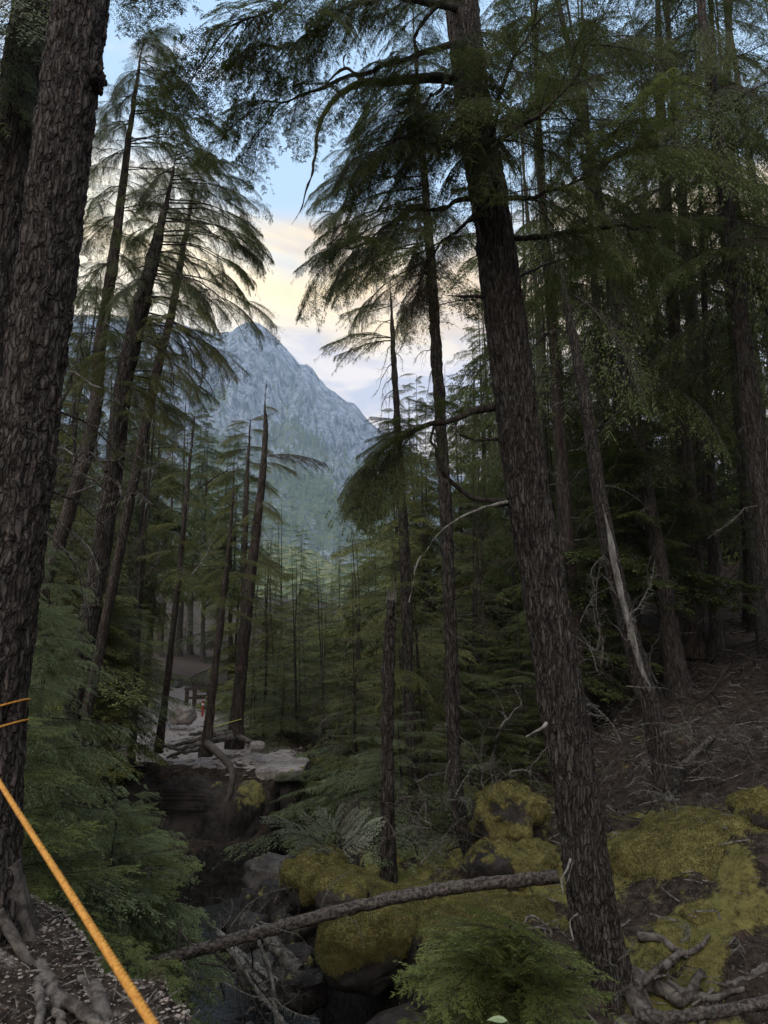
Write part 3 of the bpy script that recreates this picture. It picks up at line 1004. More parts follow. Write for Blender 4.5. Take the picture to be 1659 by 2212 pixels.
# ------------------------------------------------------------------ trees drawn one by one
def Vd(x, y, Yd):
    c = (1106 - y) / FPX
    return U(x, y, Yd / (CP - c * SP))


def tdepth(p):
    return (Vector(p) - Vector((0, 0, EYE))).dot(Vector((0, CP, SP)))


def own_trunk(name, label, pts, widths, mat=M_BARK, ns=12, n=60, amp=0.02, scale=7, seed=0, group=None, jit=0.0, flare=0.0, vst=0.35, sink=0.35, cat='tree', smooth=True):
    """a tree whose trunk follows given points (base first); returns the Empty and the sampled axis"""
    pts = [Vector(p) for p in pts]
    base = pts[0].copy()
    dirn = (pts[0] - pts[1]).normalized()
    allp = [pts[0] + dirn * sink] + pts
    e = empty(name, base)
    tag(e, label, cat, group)
    Pq = resample(allp, n, jit, seed)
    wq = np.interp(np.linspace(0, 1, n), np.linspace(0, 1, len(widths) + 1), [widths[0]] + list(widths))
    rad = np.array([w_ * tdepth(p) / FPX / 2 for w_, p in zip(wq, Pq)])
    if flare:
        d = np.r_[0, np.cumsum(np.linalg.norm(np.diff(Pq, axis=0), axis=1))] - sink
        rad = rad * (1 + flare * np.exp(-np.clip(d, 0, 9) / 0.28))
    mb = MB()
    tube(mb, Pq - np.array(base), rad, ns, 0, 0.6, bark_disp(scale, amp, seed, vst))
    link('trunk', mb.mesh('trunk', [mat], smooth), e)
    return e, Pq, rad


def limb(parent, pts, w0, w1, mat=M_TWIG, n=26, ns=7, jit=0.02, seed=0, name='branch', amp=0.006):
    Pq = resample(pts, n, jit, seed)
    t = np.linspace(0, 1, n)
    rad = np.array([(w0 + (w1 - w0) * a ** 0.8) * tdepth(p) / FPX / 2 for a, p in zip(t, Pq)])
    mb = MB()
    tube(mb, Pq - np.array(parent.location), rad, ns, 0, 0.5, bark_disp(12, amp, seed, 0.6))
    return link(name, mb.mesh(name, [mat], True), parent), Pq


def hang_boughs(parent, Pq, kind, leafm, n, l, u0=0.25, spread=1.0, down=0.5, seed=0):
    """leafy side boughs set along a limb"""
    r = np.random.default_rng(seed)
    T, _, _ = frames(Pq)
    for k in range(n):
        u = u0 + (1 - u0) * (k + r.random()) / n
        i = min(len(Pq) - 1, int(u * (len(Pq) - 1)))
        t = T[i]
        sd = np.cross(t, [0, 0, 1.0])
        sd /= np.linalg.norm(sd) + 1e-9
        d = t * r.uniform(0.35, 1.0) + sd * (1 if k % 2 else -1) * r.uniform(0.2, 1.0) * spread + np.array([0, 0, -down * r.uniform(0.2, 1.3)])
        d /= np.linalg.norm(d)
        put_bough(parent, kind, leafm, Pq[i], Pq[i] + d * l * r.uniform(0.6, 1.2), r.uniform(-0.4, 0.4))


# T1: the rope tree
T1Y = 3.75
t1, T1P, T1R = own_trunk('rope_tree', 'thick dark conifer trunk on the near bank with orange rope tied round it',
                         [Vd(-66, 2060, T1Y), Vd(-52, 1950, T1Y), Vd(-10, 1474, T1Y), Vd(40, 1080, T1Y), Vd(82, 737, T1Y), Vd(128, 370, T1Y), Vd(176, 0, T1Y), Vd(240, -500, T1Y)],
                         [160, 148, 136, 130, 124, 120, 114, 104], M_BARKF, 116, 420, 0.014, 11, 21, flare=0.65, vst=0.55)


def root(parent, pts, r0, r1, mat=M_ROOT, seed=0, n=40, name='root', amp=0.0035):
    Pq = resample(pts, n, 0.012, seed)
    q = np.linspace(0, 1, n)
    mb = MB()
    tube(mb, Pq - np.array(parent.location), r0 + (r1 - r0) * q ** 0.7, 12, 0, 0.7, bark_disp(10, amp, seed, 0.5))
    return link(name, mb.mesh(name, [mat], True), parent)


def G(x, y, Yd, up=0.02):
    """a point over the ground near a measured place"""
    p = Vd(x, y, Yd)
    return Vector((p.x, p.y, gz(p.x, p.y) + up))


T1B = Vector(t1.location)
root(t1, [T1B + Vector((0.12, 0.0, 0.40)), Vd(55, 2060, 3.80), Vd(110, 2098, 3.74), Vd(165, 2128, 3.66), Vd(205, 2152, 3.56), Vd(222, 2185, 3.44), Vd(226, 2240, 3.3)], 0.085, 0.036, seed=1)
root(t1, [T1B + Vector((0.12, 0.08, 0.30)), Vd(85, 2078, 3.90), Vd(150, 2112, 3.84), Vd(215, 2148, 3.74), Vd(262, 2168, 3.66)], 0.075, 0.015, seed=2)
root(t1, [T1B + Vector((0.10, -0.10, 0.32)), Vd(66, 2085, 3.62), Vd(84, 2130, 3.46), Vd(88, 2170, 3.34), Vd(78, 2240, 3.15)], 0.032, 0.019, M_ROOT, seed=3)
root(t1, [Vd(84, 2092, 3.66), Vd(112, 2140, 3.48), Vd(130, 2164, 3.40), Vd(165, 2176, 3.36), Vd(190, 2188, 3.31), Vd(215, 2235, 3.2)], 0.050, 0.022, M_ROOT, seed=4)
root(t1, [Vd(-20, 2120, 3.50), Vd(15, 2148, 3.38), Vd(24, 2172, 3.33), Vd(10, 2225, 3.2)], 0.024, 0.012, M_ROOT, seed=5)
root(t1, [Vd(120, 2150, 3.44), Vd(124, 2185, 3.32), Vd(145, 2235, 3.18)], 0.028, 0.018, M_ROOT, seed=6)
root(t1, [Vd(150, 2172, 3.38), Vd(185, 2200, 3.28), Vd(230, 2212, 3.22), Vd(262, 2240, 3.15)], 0.020, 0.010, M_ROOT, seed=7)


def blob(seed, semi, e=0.7, sub=4, amp=0.16, freq=1.6, octv=5, mossf=None, flat=False, ridged=False):
    import bmesh
    bm = bmesh.new()
    bmesh.ops.create_icosphere(bm, subdivisions=sub, radius=1)
    bm.verts.index_update()
    v = np.array([x.co[:] for x in bm.verts])
    f = np.array([[x.index for x in fc.verts] for fc in bm.faces])
    bm.free()
    nrm = v.copy()
    w_ = np.sign(v) * np.abs(v) ** e
    semi = np.array(semi)
    w_ = w_ * semi
    s = semi.mean()
    off = np.array([seed * 3.1, seed * 1.7, seed * 2.3])
    d = fbm(w_ / s * freq + off, octv, seed, 0.5)
    d2 = fbm(w_ / s * freq * np.array([1, 1, 0.45]) * 1.4 + off * 2, 4, seed + 20, 0.5, True)
    w_ = w_ + nrm * ((d + (0.6 * d2 if ridged else 0)) * amp * s)[:, None]
    mo_ = np.clip(0.15 + 0.85 * nrm[:, 2] + 0.4 * d, 0, 1) if mossf is None else mossf(w_, nrm, d)
    return w_, f, mo_


TUFTS = []


def rock(name, label, c, semi, seed, mat=M_ROCK, e=0.7, sub=4, amp=0.16, rot=0.0, tilt=0.0, mossf=None, cat='rock', group=None, tuft=0.0, ridged=False, freq=1.6, parent=None):
    if tuft and name != 'moss_cushion':
        amp, freq, ridged = (amp, 1.3, False) if name in ('mossy_boulder', 'mossy_mound', 'mossy_ledge') or '55' == str(seed) else (amp * 1.3, 1.5, True)
    v, f, mo_ = blob(seed, semi, e, sub, amp, mossf=mossf, ridged=ridged, freq=freq)
    Rm = np.array(Matrix.Rotation(rot, 3, 'Z') @ Matrix.Rotation(tilt, 3, 'Y'))
    v = v @ Rm.T
    mb = MB()
    mb.add(v, f)
    c = Vector(c)
    loc = c if parent is None else c - Vector(parent.location)
    o = link(name, mb.mesh(name, [mat], True, dict(moss=mo_)), parent)
    o.location = loc
    if parent is None:
        tag(o, label, cat, group)
    if tuft:
        r = np.random.default_rng(seed + 500)
        tri = v[f]
        ar = np.linalg.norm(np.cross(tri[:, 1] - tri[:, 0], tri[:, 2] - tri[:, 0]), axis=1) / 2
        mm = mo_[f].mean(1)
        nt_ = int(ar[mm > 0.42].sum() * tuft)
        ok = np.where(mm > 0.42)[0]
        pk = r.choice(ok, nt_, p=ar[ok] / ar[ok].sum())
        uv = r.random((nt_, 2))
        fl = uv.sum(1) > 1
        uv[fl] = 1 - uv[fl]
        T_ = tri[pk]
        pts = T_[:, 0] + (T_[:, 1] - T_[:, 0]) * uv[:, :1] + (T_[:, 2] - T_[:, 0]) * uv[:, 1:]
        nn_ = np.cross(T_[:, 1] - T_[:, 0], T_[:, 2] - T_[:, 0])
        nn_ /= np.linalg.norm(nn_, axis=1)[:, None] + 1e-12
        d = nn_ + r.normal(0, 0.45, pts.shape)
        d /= np.linalg.norm(d, axis=1)[:, None]
        s = np.cross(d, r.normal(0, 1, pts.shape))
        s /= np.linalg.norm(s, axis=1)[:, None]
        h = r.uniform(0.008, 0.021, nt_)[:, None]
        wv = s * 0.0055
        V = np.stack([pts - wv - nn_ * 0.004, pts + wv - nn_ * 0.004, pts + d * h], 1)
        clump = np.clip(0.5 + 0.8 * fbm(pts * 9, 3, seed) + r.normal(0, 0.12, nt_), 0, 1)
        mb = MB()
        mb.add(V.reshape(-1, 3), np.arange(nt_ * 3).reshape(-1, 3), 0, np.repeat(clump, 3))
        m_ = link('moss_cover', mb.mesh('moss_cover', [M_MTUFT]), o)
        m_['kind'] = 'stuff'
    return o


b_ = rock('burl', None, Vd(203, 168, T1Y - 0.02), (0.055, 0.06, 0.085), 3, M_BARK, parent=t1, amp=0.55, ridged=True, freq=2.6)
# its limbs above: thin dead twigs and feathery sprays at the top
for (x0, y0, x1, y1, yd) in ((60, 1000, -60, 1180, 3.6), (118, 930, 230, 905, 3.9), (128, 890, 300, 1010, 4.3), (112, 1060, 285, 1180, 4.2), (100, 1150, 250, 1330, 4.3), (110, 1100, 210, 1260, 4.1), (150, 700, 215, 660, 4.0)):
    put_dead(t1, Vd(x0, y0, T1Y), Vd(x1, y1, yd))
for (x0, y0, x1, y1, yd) in ((240, -160, 385, 20, 4.6), (240, -220, 330, 30, 4.9), (240, -120, 300, 90, 4.4), (245, -260, 430, -60, 5.0), (230, -150, 400, -20, 4.8)):
    put_bough(t1, 'nearh', M_HEM, Vd(x0, y0, T1Y), Vd(x1, y1, yd), random.uniform(-0.3, 0.3))

# T0: the trunk behind it on the left
t0, T0P, _ = own_trunk('dark_tree', 'second dark trunk at the left edge behind the rope tree',
                       [on_ground(-3.3, 5.2), Vd(-90, 1300, 5.2), Vd(-10, 600, 5.2), Vd(18, 370, 5.2), Vd(72, 0, 5.2), Vd(130, -450, 5.2)],
                       [110, 104, 96, 90, 80, 70], M_BARK, 48, 200, 0.022, 8, 31)
for (x0, y0, x1, y1, yd) in ((62, 60, -60, 140, 4.6), (66, 40, 0, 170, 4.7), (60, 90, 130, 60, 5.3), (60, 30, 20, -60, 4.8), (50, 130, 60, 250, 4.9), (70, -60, -20, 30, 4.4), (90, -120, 20, 60, 4.4), (100, -160, -70, -40, 4.6), (40, 140, -60, 260, 4.8), (45, 200, 85, 290, 5.0)):
    put_bough(t0, 'nearh', M_HEM, Vd(x0, y0, 5.2), Vd(x1, y1, yd), random.uniform(-0.4, 0.4))
for (x0, y0, x1, y1, yd) in ((20, 330, 70, 240, 5.0), (30, 380, 10, 520, 5.0)):
    put_dead(t0, Vd(x0, y0, 5.2), Vd(x1, y1, yd))


def conifer_boughs(e, Pq, z_from, z_to, n, reach, kind, leafm, seed, droop=(2, 24), left=1.0, taper=0.75, skip=None):
    """fill a custom tree with boughs all round"""
    r = np.random.default_rng(seed)
    zs = Pq[:, 2]
    for k in range(n):
        u = (k + r.random()) / n
        z = z_from + (z_to - z_from) * u
        i = int(np.clip(np.searchsorted(zs, z), 1, len(zs) - 1))
        p = Pq[i]
        az = k * 2.399 + r.uniform(-0.5, 0.5)
        l = reach * max(0.10, 1 - u) ** taper * r.uniform(0.6, 1.1)
        pt = R(r.uniform(*droop)) * (1.15 - u) - R(12) * u
        d = np.array([math.cos(az) * math.cos(pt), math.sin(az) * math.cos(pt), -math.sin(pt)])
        if skip is not None and skip(p, d, l):
            continue
        put_bough(e, kind, leafm, p, p + d * l, r.uniform(-0.3, 0.3))


def reach(e, leafm, p0, p1, n, l):
    """a bough with a thin bare axis that droops to p1 and smaller leafy boughs set along it"""
    p0, p1 = Vector(p0), Vector(p1) + Vector((0, 0, random.uniform(-0.12, 0.12)))
    mid = p0.lerp(p1, 0.5) + Vector((0, 0, 0.10 * (p1 - p0).length))
    sd = random.randrange(999)
    Lq = resample([p0, mid, p1], 14, 0.03, sd)
    mb = MB()
    ln = (p1 - p0).length
    tube(mb, Lq - np.array(e.location), np.linspace(0.006 + 0.005 * ln, 0.003, 14), 5, 0, 0.4)
    link('branch', mb.mesh('branch', [M_TWIG], True), e)
    T, _, _ = frames(Lq)
    n = n + 3
    for k in range(n):
        u = 0.03 + 0.92 * (k + random.random()) / n
        i = min(13, int(u * 13))
        sdv = np.cross(T[i], [0, 0, 1.0]) * (1 if k % 2 else -1)
        d = T[i] * random.uniform(0.15, 0.9) + sdv * random.uniform(0.1, 0.9) + np.array([0, 0, -random.uniform(0.05, 0.8)])
        d /= np.linalg.norm(d)
        put_bough(e, 'mass', leafm, Lq[i], Lq[i] + d * l * random.uniform(0.45, 1.1), random.uniform(-0.7, 0.7))
    put_bough(e, 'hem', leafm, Lq[9], Lq[13] + (Lq[13] - Lq[12]) * 0.6 + np.array([0, 0, -0.06]), random.uniform(-0.3, 0.3))
    if random.random() < 0.5:
        put_dead(e, Lq[random.randrange(1, 8)], Lq[random.randrange(8, 13)] + np.array([0, 0, -random.uniform(0.1, 0.5)]))


# T3: the hemlock whose top stands against the sky
t3, T3P, _ = own_trunk('pointed_hemlock', 'hemlock with a nodding top standing clear against the sky left of the mountain',
                       [on_ground(-7.2, 12.5), Vd(180, 1000, 12.5), Vd(215, 750, 12.5), Vd(245, 560, 12.5), Vd(285, 250, 12.5), Vd(310, 80, 12.5)],
                       [34, 30, 27, 24, 12, 3], M_BARK2, 16, 120, 0.016, 7, 41)
for (x0, y0, x1, y1) in ((312, 85, 372, 120), (308, 100, 352, 68), (305, 130, 385, 165), (303, 150, 250, 195), (300, 150, 424, 205), (296, 185, 380, 230), (292, 220, 400, 265), (290, 200, 225, 250), (288, 240, 502, 288),
                         (285, 260, 210, 300), (282, 300, 440, 330), (280, 310, 460, 345), (278, 320, 190, 370), (272, 360, 430, 400), (268, 400, 190, 450), (262, 450, 400, 470), (260, 460, 180, 540), (255, 500, 360, 560), (250, 540, 330, 620), (245, 560, 170, 640),
                         (240, 620, 330, 700), (225, 700, 300, 780), (220, 740, 150, 830)):
    for k in range(2):
        reach(t3, M_HEM, Vd(x0, y0 + 6 * k, 12.5), Vd(x1 - 30 * k * random.random(), y1 + random.uniform(-8, 22) * k, 12.5 + random.uniform(-0.9, 0.9)), 5 if k else 6, 0.75)
conifer_boughs(t3, T3P, 7.0, T3P[-1][2] - 0.2, 46, 1.1, 'mass', M_HEM, 5)

# T2: leaning hemlock that reaches out over the ravine
t2, T2P, _ = own_trunk('leaning_hemlock', 'leaning dark hemlock with long boughs reaching out toward the mountain',
                       [on_ground(-4.6, 9.8), Vd(226, 1150, 9.8), Vd(264, 850, 9.8), Vd(296, 700, 9.8), Vd(330, 560, 9.8), Vd(362, 430, 9.8), Vd(382, 325, 9.8)],
                       [44, 42, 40, 38, 30, 12, 3], M_BARK, 20, 140, 0.018, 7, 51)
for (x0, y0, x1, y1) in ((380, 335, 470, 350), (378, 345, 500, 370), (375, 360, 330, 390), (371, 380, 542, 392), (368, 395, 548, 445), (365, 410, 310, 430), (362, 430, 556, 492), (357, 450, 560, 500), (352, 470, 582, 545), (349, 480, 290, 520),
                         (344, 500, 560, 560), (339, 520, 545, 610), (334, 540, 530, 640), (330, 560, 440, 650), (325, 580, 588, 690), (322, 590, 490, 690), (320, 600, 250, 650), (310, 640, 470, 700), (303, 670, 505, 800), (296, 700, 480, 780),
                         (291, 720, 430, 820), (283, 760, 200, 820), (274, 800, 470, 870), (270, 820, 390, 900)):
    for k in range(2):
        reach(t2, M_HEM if y0 < 640 else M_HEMY, Vd(x0, y0 + 8 * k, 9.8), Vd(x1 - 40 * k * random.random(), y1 + random.uniform(-10, 24) * k, 9.8 + random.uniform(-0.8, 0.8)), 4 if k else 6, 0.62)
conifer_boughs(t2, T2P, 4.2, T2P[-1][2] - 0.3, 40, 0.9, 'mass', M_HEM, 6)
for (x0, y0, x1, y1) in ((330, 610, 420, 660), (310, 690, 400, 760), (270, 830, 360, 930), (262, 860, 330, 1000), (250, 900, 180, 990), (240, 960, 330, 1060), (225, 1030, 300, 1180), (215, 1080, 130, 1150), (345, 575, 200, 610), (335, 600, 180, 700)):
    put_dead(t2, Vd(x0, y0, 9.8), Vd(x1, y1, 9.5))

# a thin grey trunk leaning beside it
t2b, PQ, _ = own_trunk('slim_tree', 'slim leaning trunk just right of the leaning dark hemlock', [on_ground(-5.4, 12.2), Vd(318, 900, 12.2), Vd(370, 680, 12.2), Vd(395, 540, 12.2), Vd(420, 400, 12.2)],
                       [24, 22, 18, 14, 5], M_BARK2, 12, 90, 0.012, 8, 55)
conifer_boughs(t2b, PQ, 6.0, PQ[-1][2], 26, 1.3, 'hem', M_HEM, 8)

# T4: the snag and its thin neighbour on the far rock
snY = 16.5
sn_base = Vd(508, 1592, snY)
sn, SNP, _ = own_trunk('dead_snag', 'tall bare snag with a broken whip top rooted on the far rock',
                       [sn_base, Vd(530, 1350, snY), Vd(553, 1150, snY), Vd(568, 1020, snY), Vd(574, 920, snY), Vd(572, 870, snY), Vd(577, 820, snY)],
                       [31, 26, 21, 16, 11, 5, 2], M_BARK2, 18, 150, 0.014, 8, 61, flare=0.4, sink=0.2)
for (x0, y0, x1, y1, kd) in ((572, 985, 703, 1000, 1), (571, 1000, 640, 1020, 1), (574, 905, 606, 880, 0), (570, 960, 610, 940, 0), (568, 990, 540, 1010, 0), (560, 1100, 520, 1125, 1), (562, 1080, 610, 1130, 1), (555, 1120, 600, 1180, 0), (573, 880, 596, 885, 1), (548, 1210, 620, 1250, 1), (566, 1030, 585, 1060, 0)):
    if kd:
        put_bough(sn, 'hem', M_DRYN if x1 > 690 else M_HEMY, Vd(x0, y0, snY), Vd(x1, y1, snY - 0.4), 0.1)
    put_dead(sn, Vd(x0, y0, snY), Vd(x1 * 0.9 + x0 * 0.1, y1, snY - 0.3))
for k, pts in enumerate(([(503, 1588), (470, 1592), (430, 1600), (385, 1612), (352, 1615)], [(505, 1594), (460, 1604), (430, 1622), (392, 1628), (360, 1640)], [(512, 1594), (540, 1606), (560, 1622)], [(500, 1590), (478, 1588), (452, 1584), (410, 1590)])):
    root(sn, [Vd(x, y, snY - 0.25 - 0.3 * (k == 1)) + Vector((0, 0, 0.03)) for x, y in pts], 0.085, 0.035, M_ROOT, 70 + k)

n2, N2P, _ = own_trunk('slim_hemlock', 'slim hemlock with tiered boughs close behind the bare snag',
                       [Vd(520, 1560, 19), Vd(527, 1250, 19), Vd(533, 1050, 19), Vd(541, 905, 19)], [14, 13, 11, 3], M_BARK2, 10, 80, 0.01, 8, 63)
for (x0, y0, x1, y1) in ((540, 910, 577, 895), (540, 915, 500, 910), (539, 930, 575, 930), (539, 935, 480, 955), (538, 965, 590, 975), (537, 970, 472, 985), (536, 1000, 585, 1010), (535, 1010, 455, 1045), (535, 1030, 600, 1060), (534, 1040, 475, 1080), (533, 1080, 470, 1110), (532, 1090, 600, 1110), (531, 1130, 460, 1170), (530, 1180, 600, 1220), (529, 1230, 450, 1260)):
    for k in range(2):
        put_bough(n2, 'hem', M_HEMY, Vd(x0, y0, 19), Vd(x1, y1 + 8 * k, 19 + random.uniform(-0.9, 0.9)), random.uniform(-0.3, 0.3))

t5, PQ, _ = own_trunk('slim_tree', 'slim trunk on the rock edge with a mossy root hanging over the cliff',
                      [Vd(446, 1612, 15.4), Vd(470, 1400, 15.4), Vd(486, 1260, 15.4), Vd(496, 1170, 15.4), Vd(505, 1060, 15.4)], [21, 17, 14, 11, 4], M_BARK2, 12, 90, 0.012, 8, 65, flare=0.6, sink=0.15)
conifer_boughs(t5, PQ, 2.2, 5.2, 18, 1.3, 'hem', M_HEMY, 66)
root(t5, [Vd(448, 1606, 15.3), Vd(470, 1626, 14.9), Vd(490, 1646, 14.55), Vd(502, 1668, 14.3), Vd(500, 1700, 14.2), Vd(492, 1730, 14.2)], 0.09, 0.06, rock_mat('mossy_root', (0.06, 0.05, 0.04), (0.12, 0.1, 0.08)), 75)
root(t5, [Vd(440, 1604, 15.4), Vd(410, 1612, 15.2), Vd(385, 1618, 15.1), Vd(350, 1610, 15.2)], 0.07, 0.03, M_ROOT, 76)
t6, PQ, _ = own_trunk('slim_tree', 'thin leaning trunk beside the trodden path, left of the footbridge',
                      [Vd(346, 1592, 16.5), Vd(365, 1440, 16.5), Vd(385, 1250, 16.5), Vd(405, 1050, 16.5), Vd(420, 900, 16.5)], [17, 15, 13, 10, 4], M_BARK2, 10, 80, 0.010, 8, 67, flare=0.3)
conifer_boughs(t6, PQ, 3.0, 8.2, 26, 1.6, 'hem', M_HEMY, 68)

# T8, T9, T10: trunks across the middle
t8, T8P, _ = own_trunk('broken_snag', 'short broken-off snag with a splintered top standing by the mossy ledge',
                       [on_ground(0.06, 9.6, 0.0), Vd(837, 1600, 9.6), Vd(840, 1400, 9.6), Vd(845, 1296, 9.6)], [34, 31, 28, 22], M_BARK, 22, 120, 0.022, 8, 71, flare=0.3)
for k in range(5):
    p = Vd(836 + 4.5 * k, 1302, 9.6)
    limb(t8, [p, p + Vector((0.01, 0, 0.12)), p + Vector((random.uniform(-.02, .03), 0, random.uniform(0.2, 0.45)))], 9, 1.5, M_DEAD, 6, 5, 0.004, k, 'splinter')
for (x0, y0, x1, y1) in ((846, 1330, 875, 1345), (845, 1345, 822, 1330)):
    put_dead(t8, Vd(x0, y0, 9.6), Vd(x1, y1, 9.4))

t9, T9P, _ = own_trunk('dying_hemlock', 'thin dying hemlock with bare grey twigs at its top between sky and mountain',
                       [on_ground(0.55, 12.4), Vd(882, 1480, 12.4), Vd(876, 1250, 12.4), Vd(864, 1020, 12.4), Vd(852, 800, 12.4), Vd(842, 600, 12.4)], [30, 26, 24, 20, 14, 3], M_BARK, 14, 140, 0.014, 8, 81)
for (x0, y0, x1, y1, kd) in ((848, 730, 695, 750, 1), (848, 735, 722, 770, 1), (848, 700, 765, 690, 0), (849, 690, 770, 735, 0), (846, 660, 735, 680, 1), (846, 640, 880, 660, 0), (850, 780, 800, 850, 0), (852, 800, 815, 880, 0), (850, 760, 890, 800, 0), (851, 770, 905, 730, 0),
                             (853, 840, 800, 900, 0), (855, 870, 910, 900, 0), (850, 740, 810, 800, 0), (848, 710, 900, 690, 0), (845, 650, 800, 640, 0), (846, 665, 905, 640, 0)):
    if kd:
        put_bough(t9, 'hem', M_HEM, Vd(x0, y0, 12.4), Vd(x1, y1, 12.0), 0.0)
    put_dead(t9, Vd(x0, y0, 12.4), Vd(x1 * 0.85 + x0 * 0.15, y1 + 4, 12.1))
conifer_boughs(t9, T9P, 0.6, 4.8, 22, 1.5, 'hem', M_HEMY, 82)

t10, T10P, _ = own_trunk('tall_hemlock', 'straight hemlock just left of the big leaning trunk, its crown against the sky',
                         [on_ground(1.15, 9.7), Vd(985, 1700, 9.7), Vd(975, 1400, 9.7), Vd(960, 1050, 9.7), Vd(945, 800, 9.7), Vd(935, 640, 9.7), Vd(918, 400, 9.7), Vd(900, 150, 9.7), Vd(890, 0, 9.7)], [38, 34, 31, 29, 27, 25, 18, 10, 3], M_BARK, 22, 200, 0.018, 8, 91)
for (x0, y0, x1, y1) in ((898, 130, 760, 240), (900, 160, 745, 270), (902, 190, 735, 300), (905, 220, 720, 350), (908, 260, 700, 345), (910, 280, 705, 395), (912, 310, 690, 420), (914, 330, 660, 410), (916, 360, 690, 470), (917, 380, 655, 440), (919, 400, 668, 500), (921, 420, 690, 520),
                         (922, 440, 650, 520), (924, 460, 660, 560), (926, 490, 700, 590), (928, 500, 655, 570), (929, 520, 690, 610), (930, 540, 720, 640), (932, 560, 735, 690), (934, 590, 780, 640), (936, 610, 830, 700)):
    for k in range(2):
        if k and random.random() < 0.45:
            continue
        reach(t10, M_HEM, Vd(x0, y0 + 7 * k, 9.7), Vd(x1 + 22 + 55 * k * random.random(), y1 + random.uniform(-22, 22) * (k > 0), 9.7 + random.uniform(-1.0, 0.8) * (0.3 + 0.7 * (k > 0))), 4 if k else 6, 0.62)
conifer_boughs(t10, T10P, 6.6, 14.0, 34, 2.1, 'hem', M_HEM, 92, skip=lambda p, d, l: d[0] < -0.55)
for (x0, y0, x1, y1) in ((940, 700, 1000, 690), (942, 745, 880, 790), (945, 790, 905, 860), (950, 880, 1010, 940), (952, 930, 900, 990), (957, 1000, 1010, 1060), (957, 1010, 985, 1090), (972, 1320, 930, 1290), (974, 1370, 1030, 1400), (978, 1480, 920, 1560), (980, 1520, 1060, 1560), (985, 1620, 930, 1760), (985, 1640, 1040, 1750), (984, 1580, 1050, 1660)):
    put_dead(t10, Vd(x0, y0, 9.7), Vd(x1, y1, 9.4))

# T11: the big leaning tree
BY = 6.5
bt, BTP, BTR = own_trunk('leaning_giant', 'big furrowed conifer leaning left in the right foreground beside the fallen log',
                         [Vd(1352, 2262, BY), Vd(1325, 2150, BY), Vd(1281, 1974, BY), Vd(1248, 1724, BY), Vd(1206, 1474, BY), Vd(1170, 1237, BY), Vd(1128, 987, BY), Vd(1097, 737, BY), Vd(1057, 430, BY), Vd(1025, 250, BY), Vd(998, 0, BY), Vd(960, -400, BY)],
                         [116, 104, 104, 100, 98, 96, 92, 90, 82, 76, 72, 54], M_BARK, 124, 500, 0.017, 10, 101, flare=0.35, vst=0.32)


def BL(x, y):
    return Vd(x, y, BY)


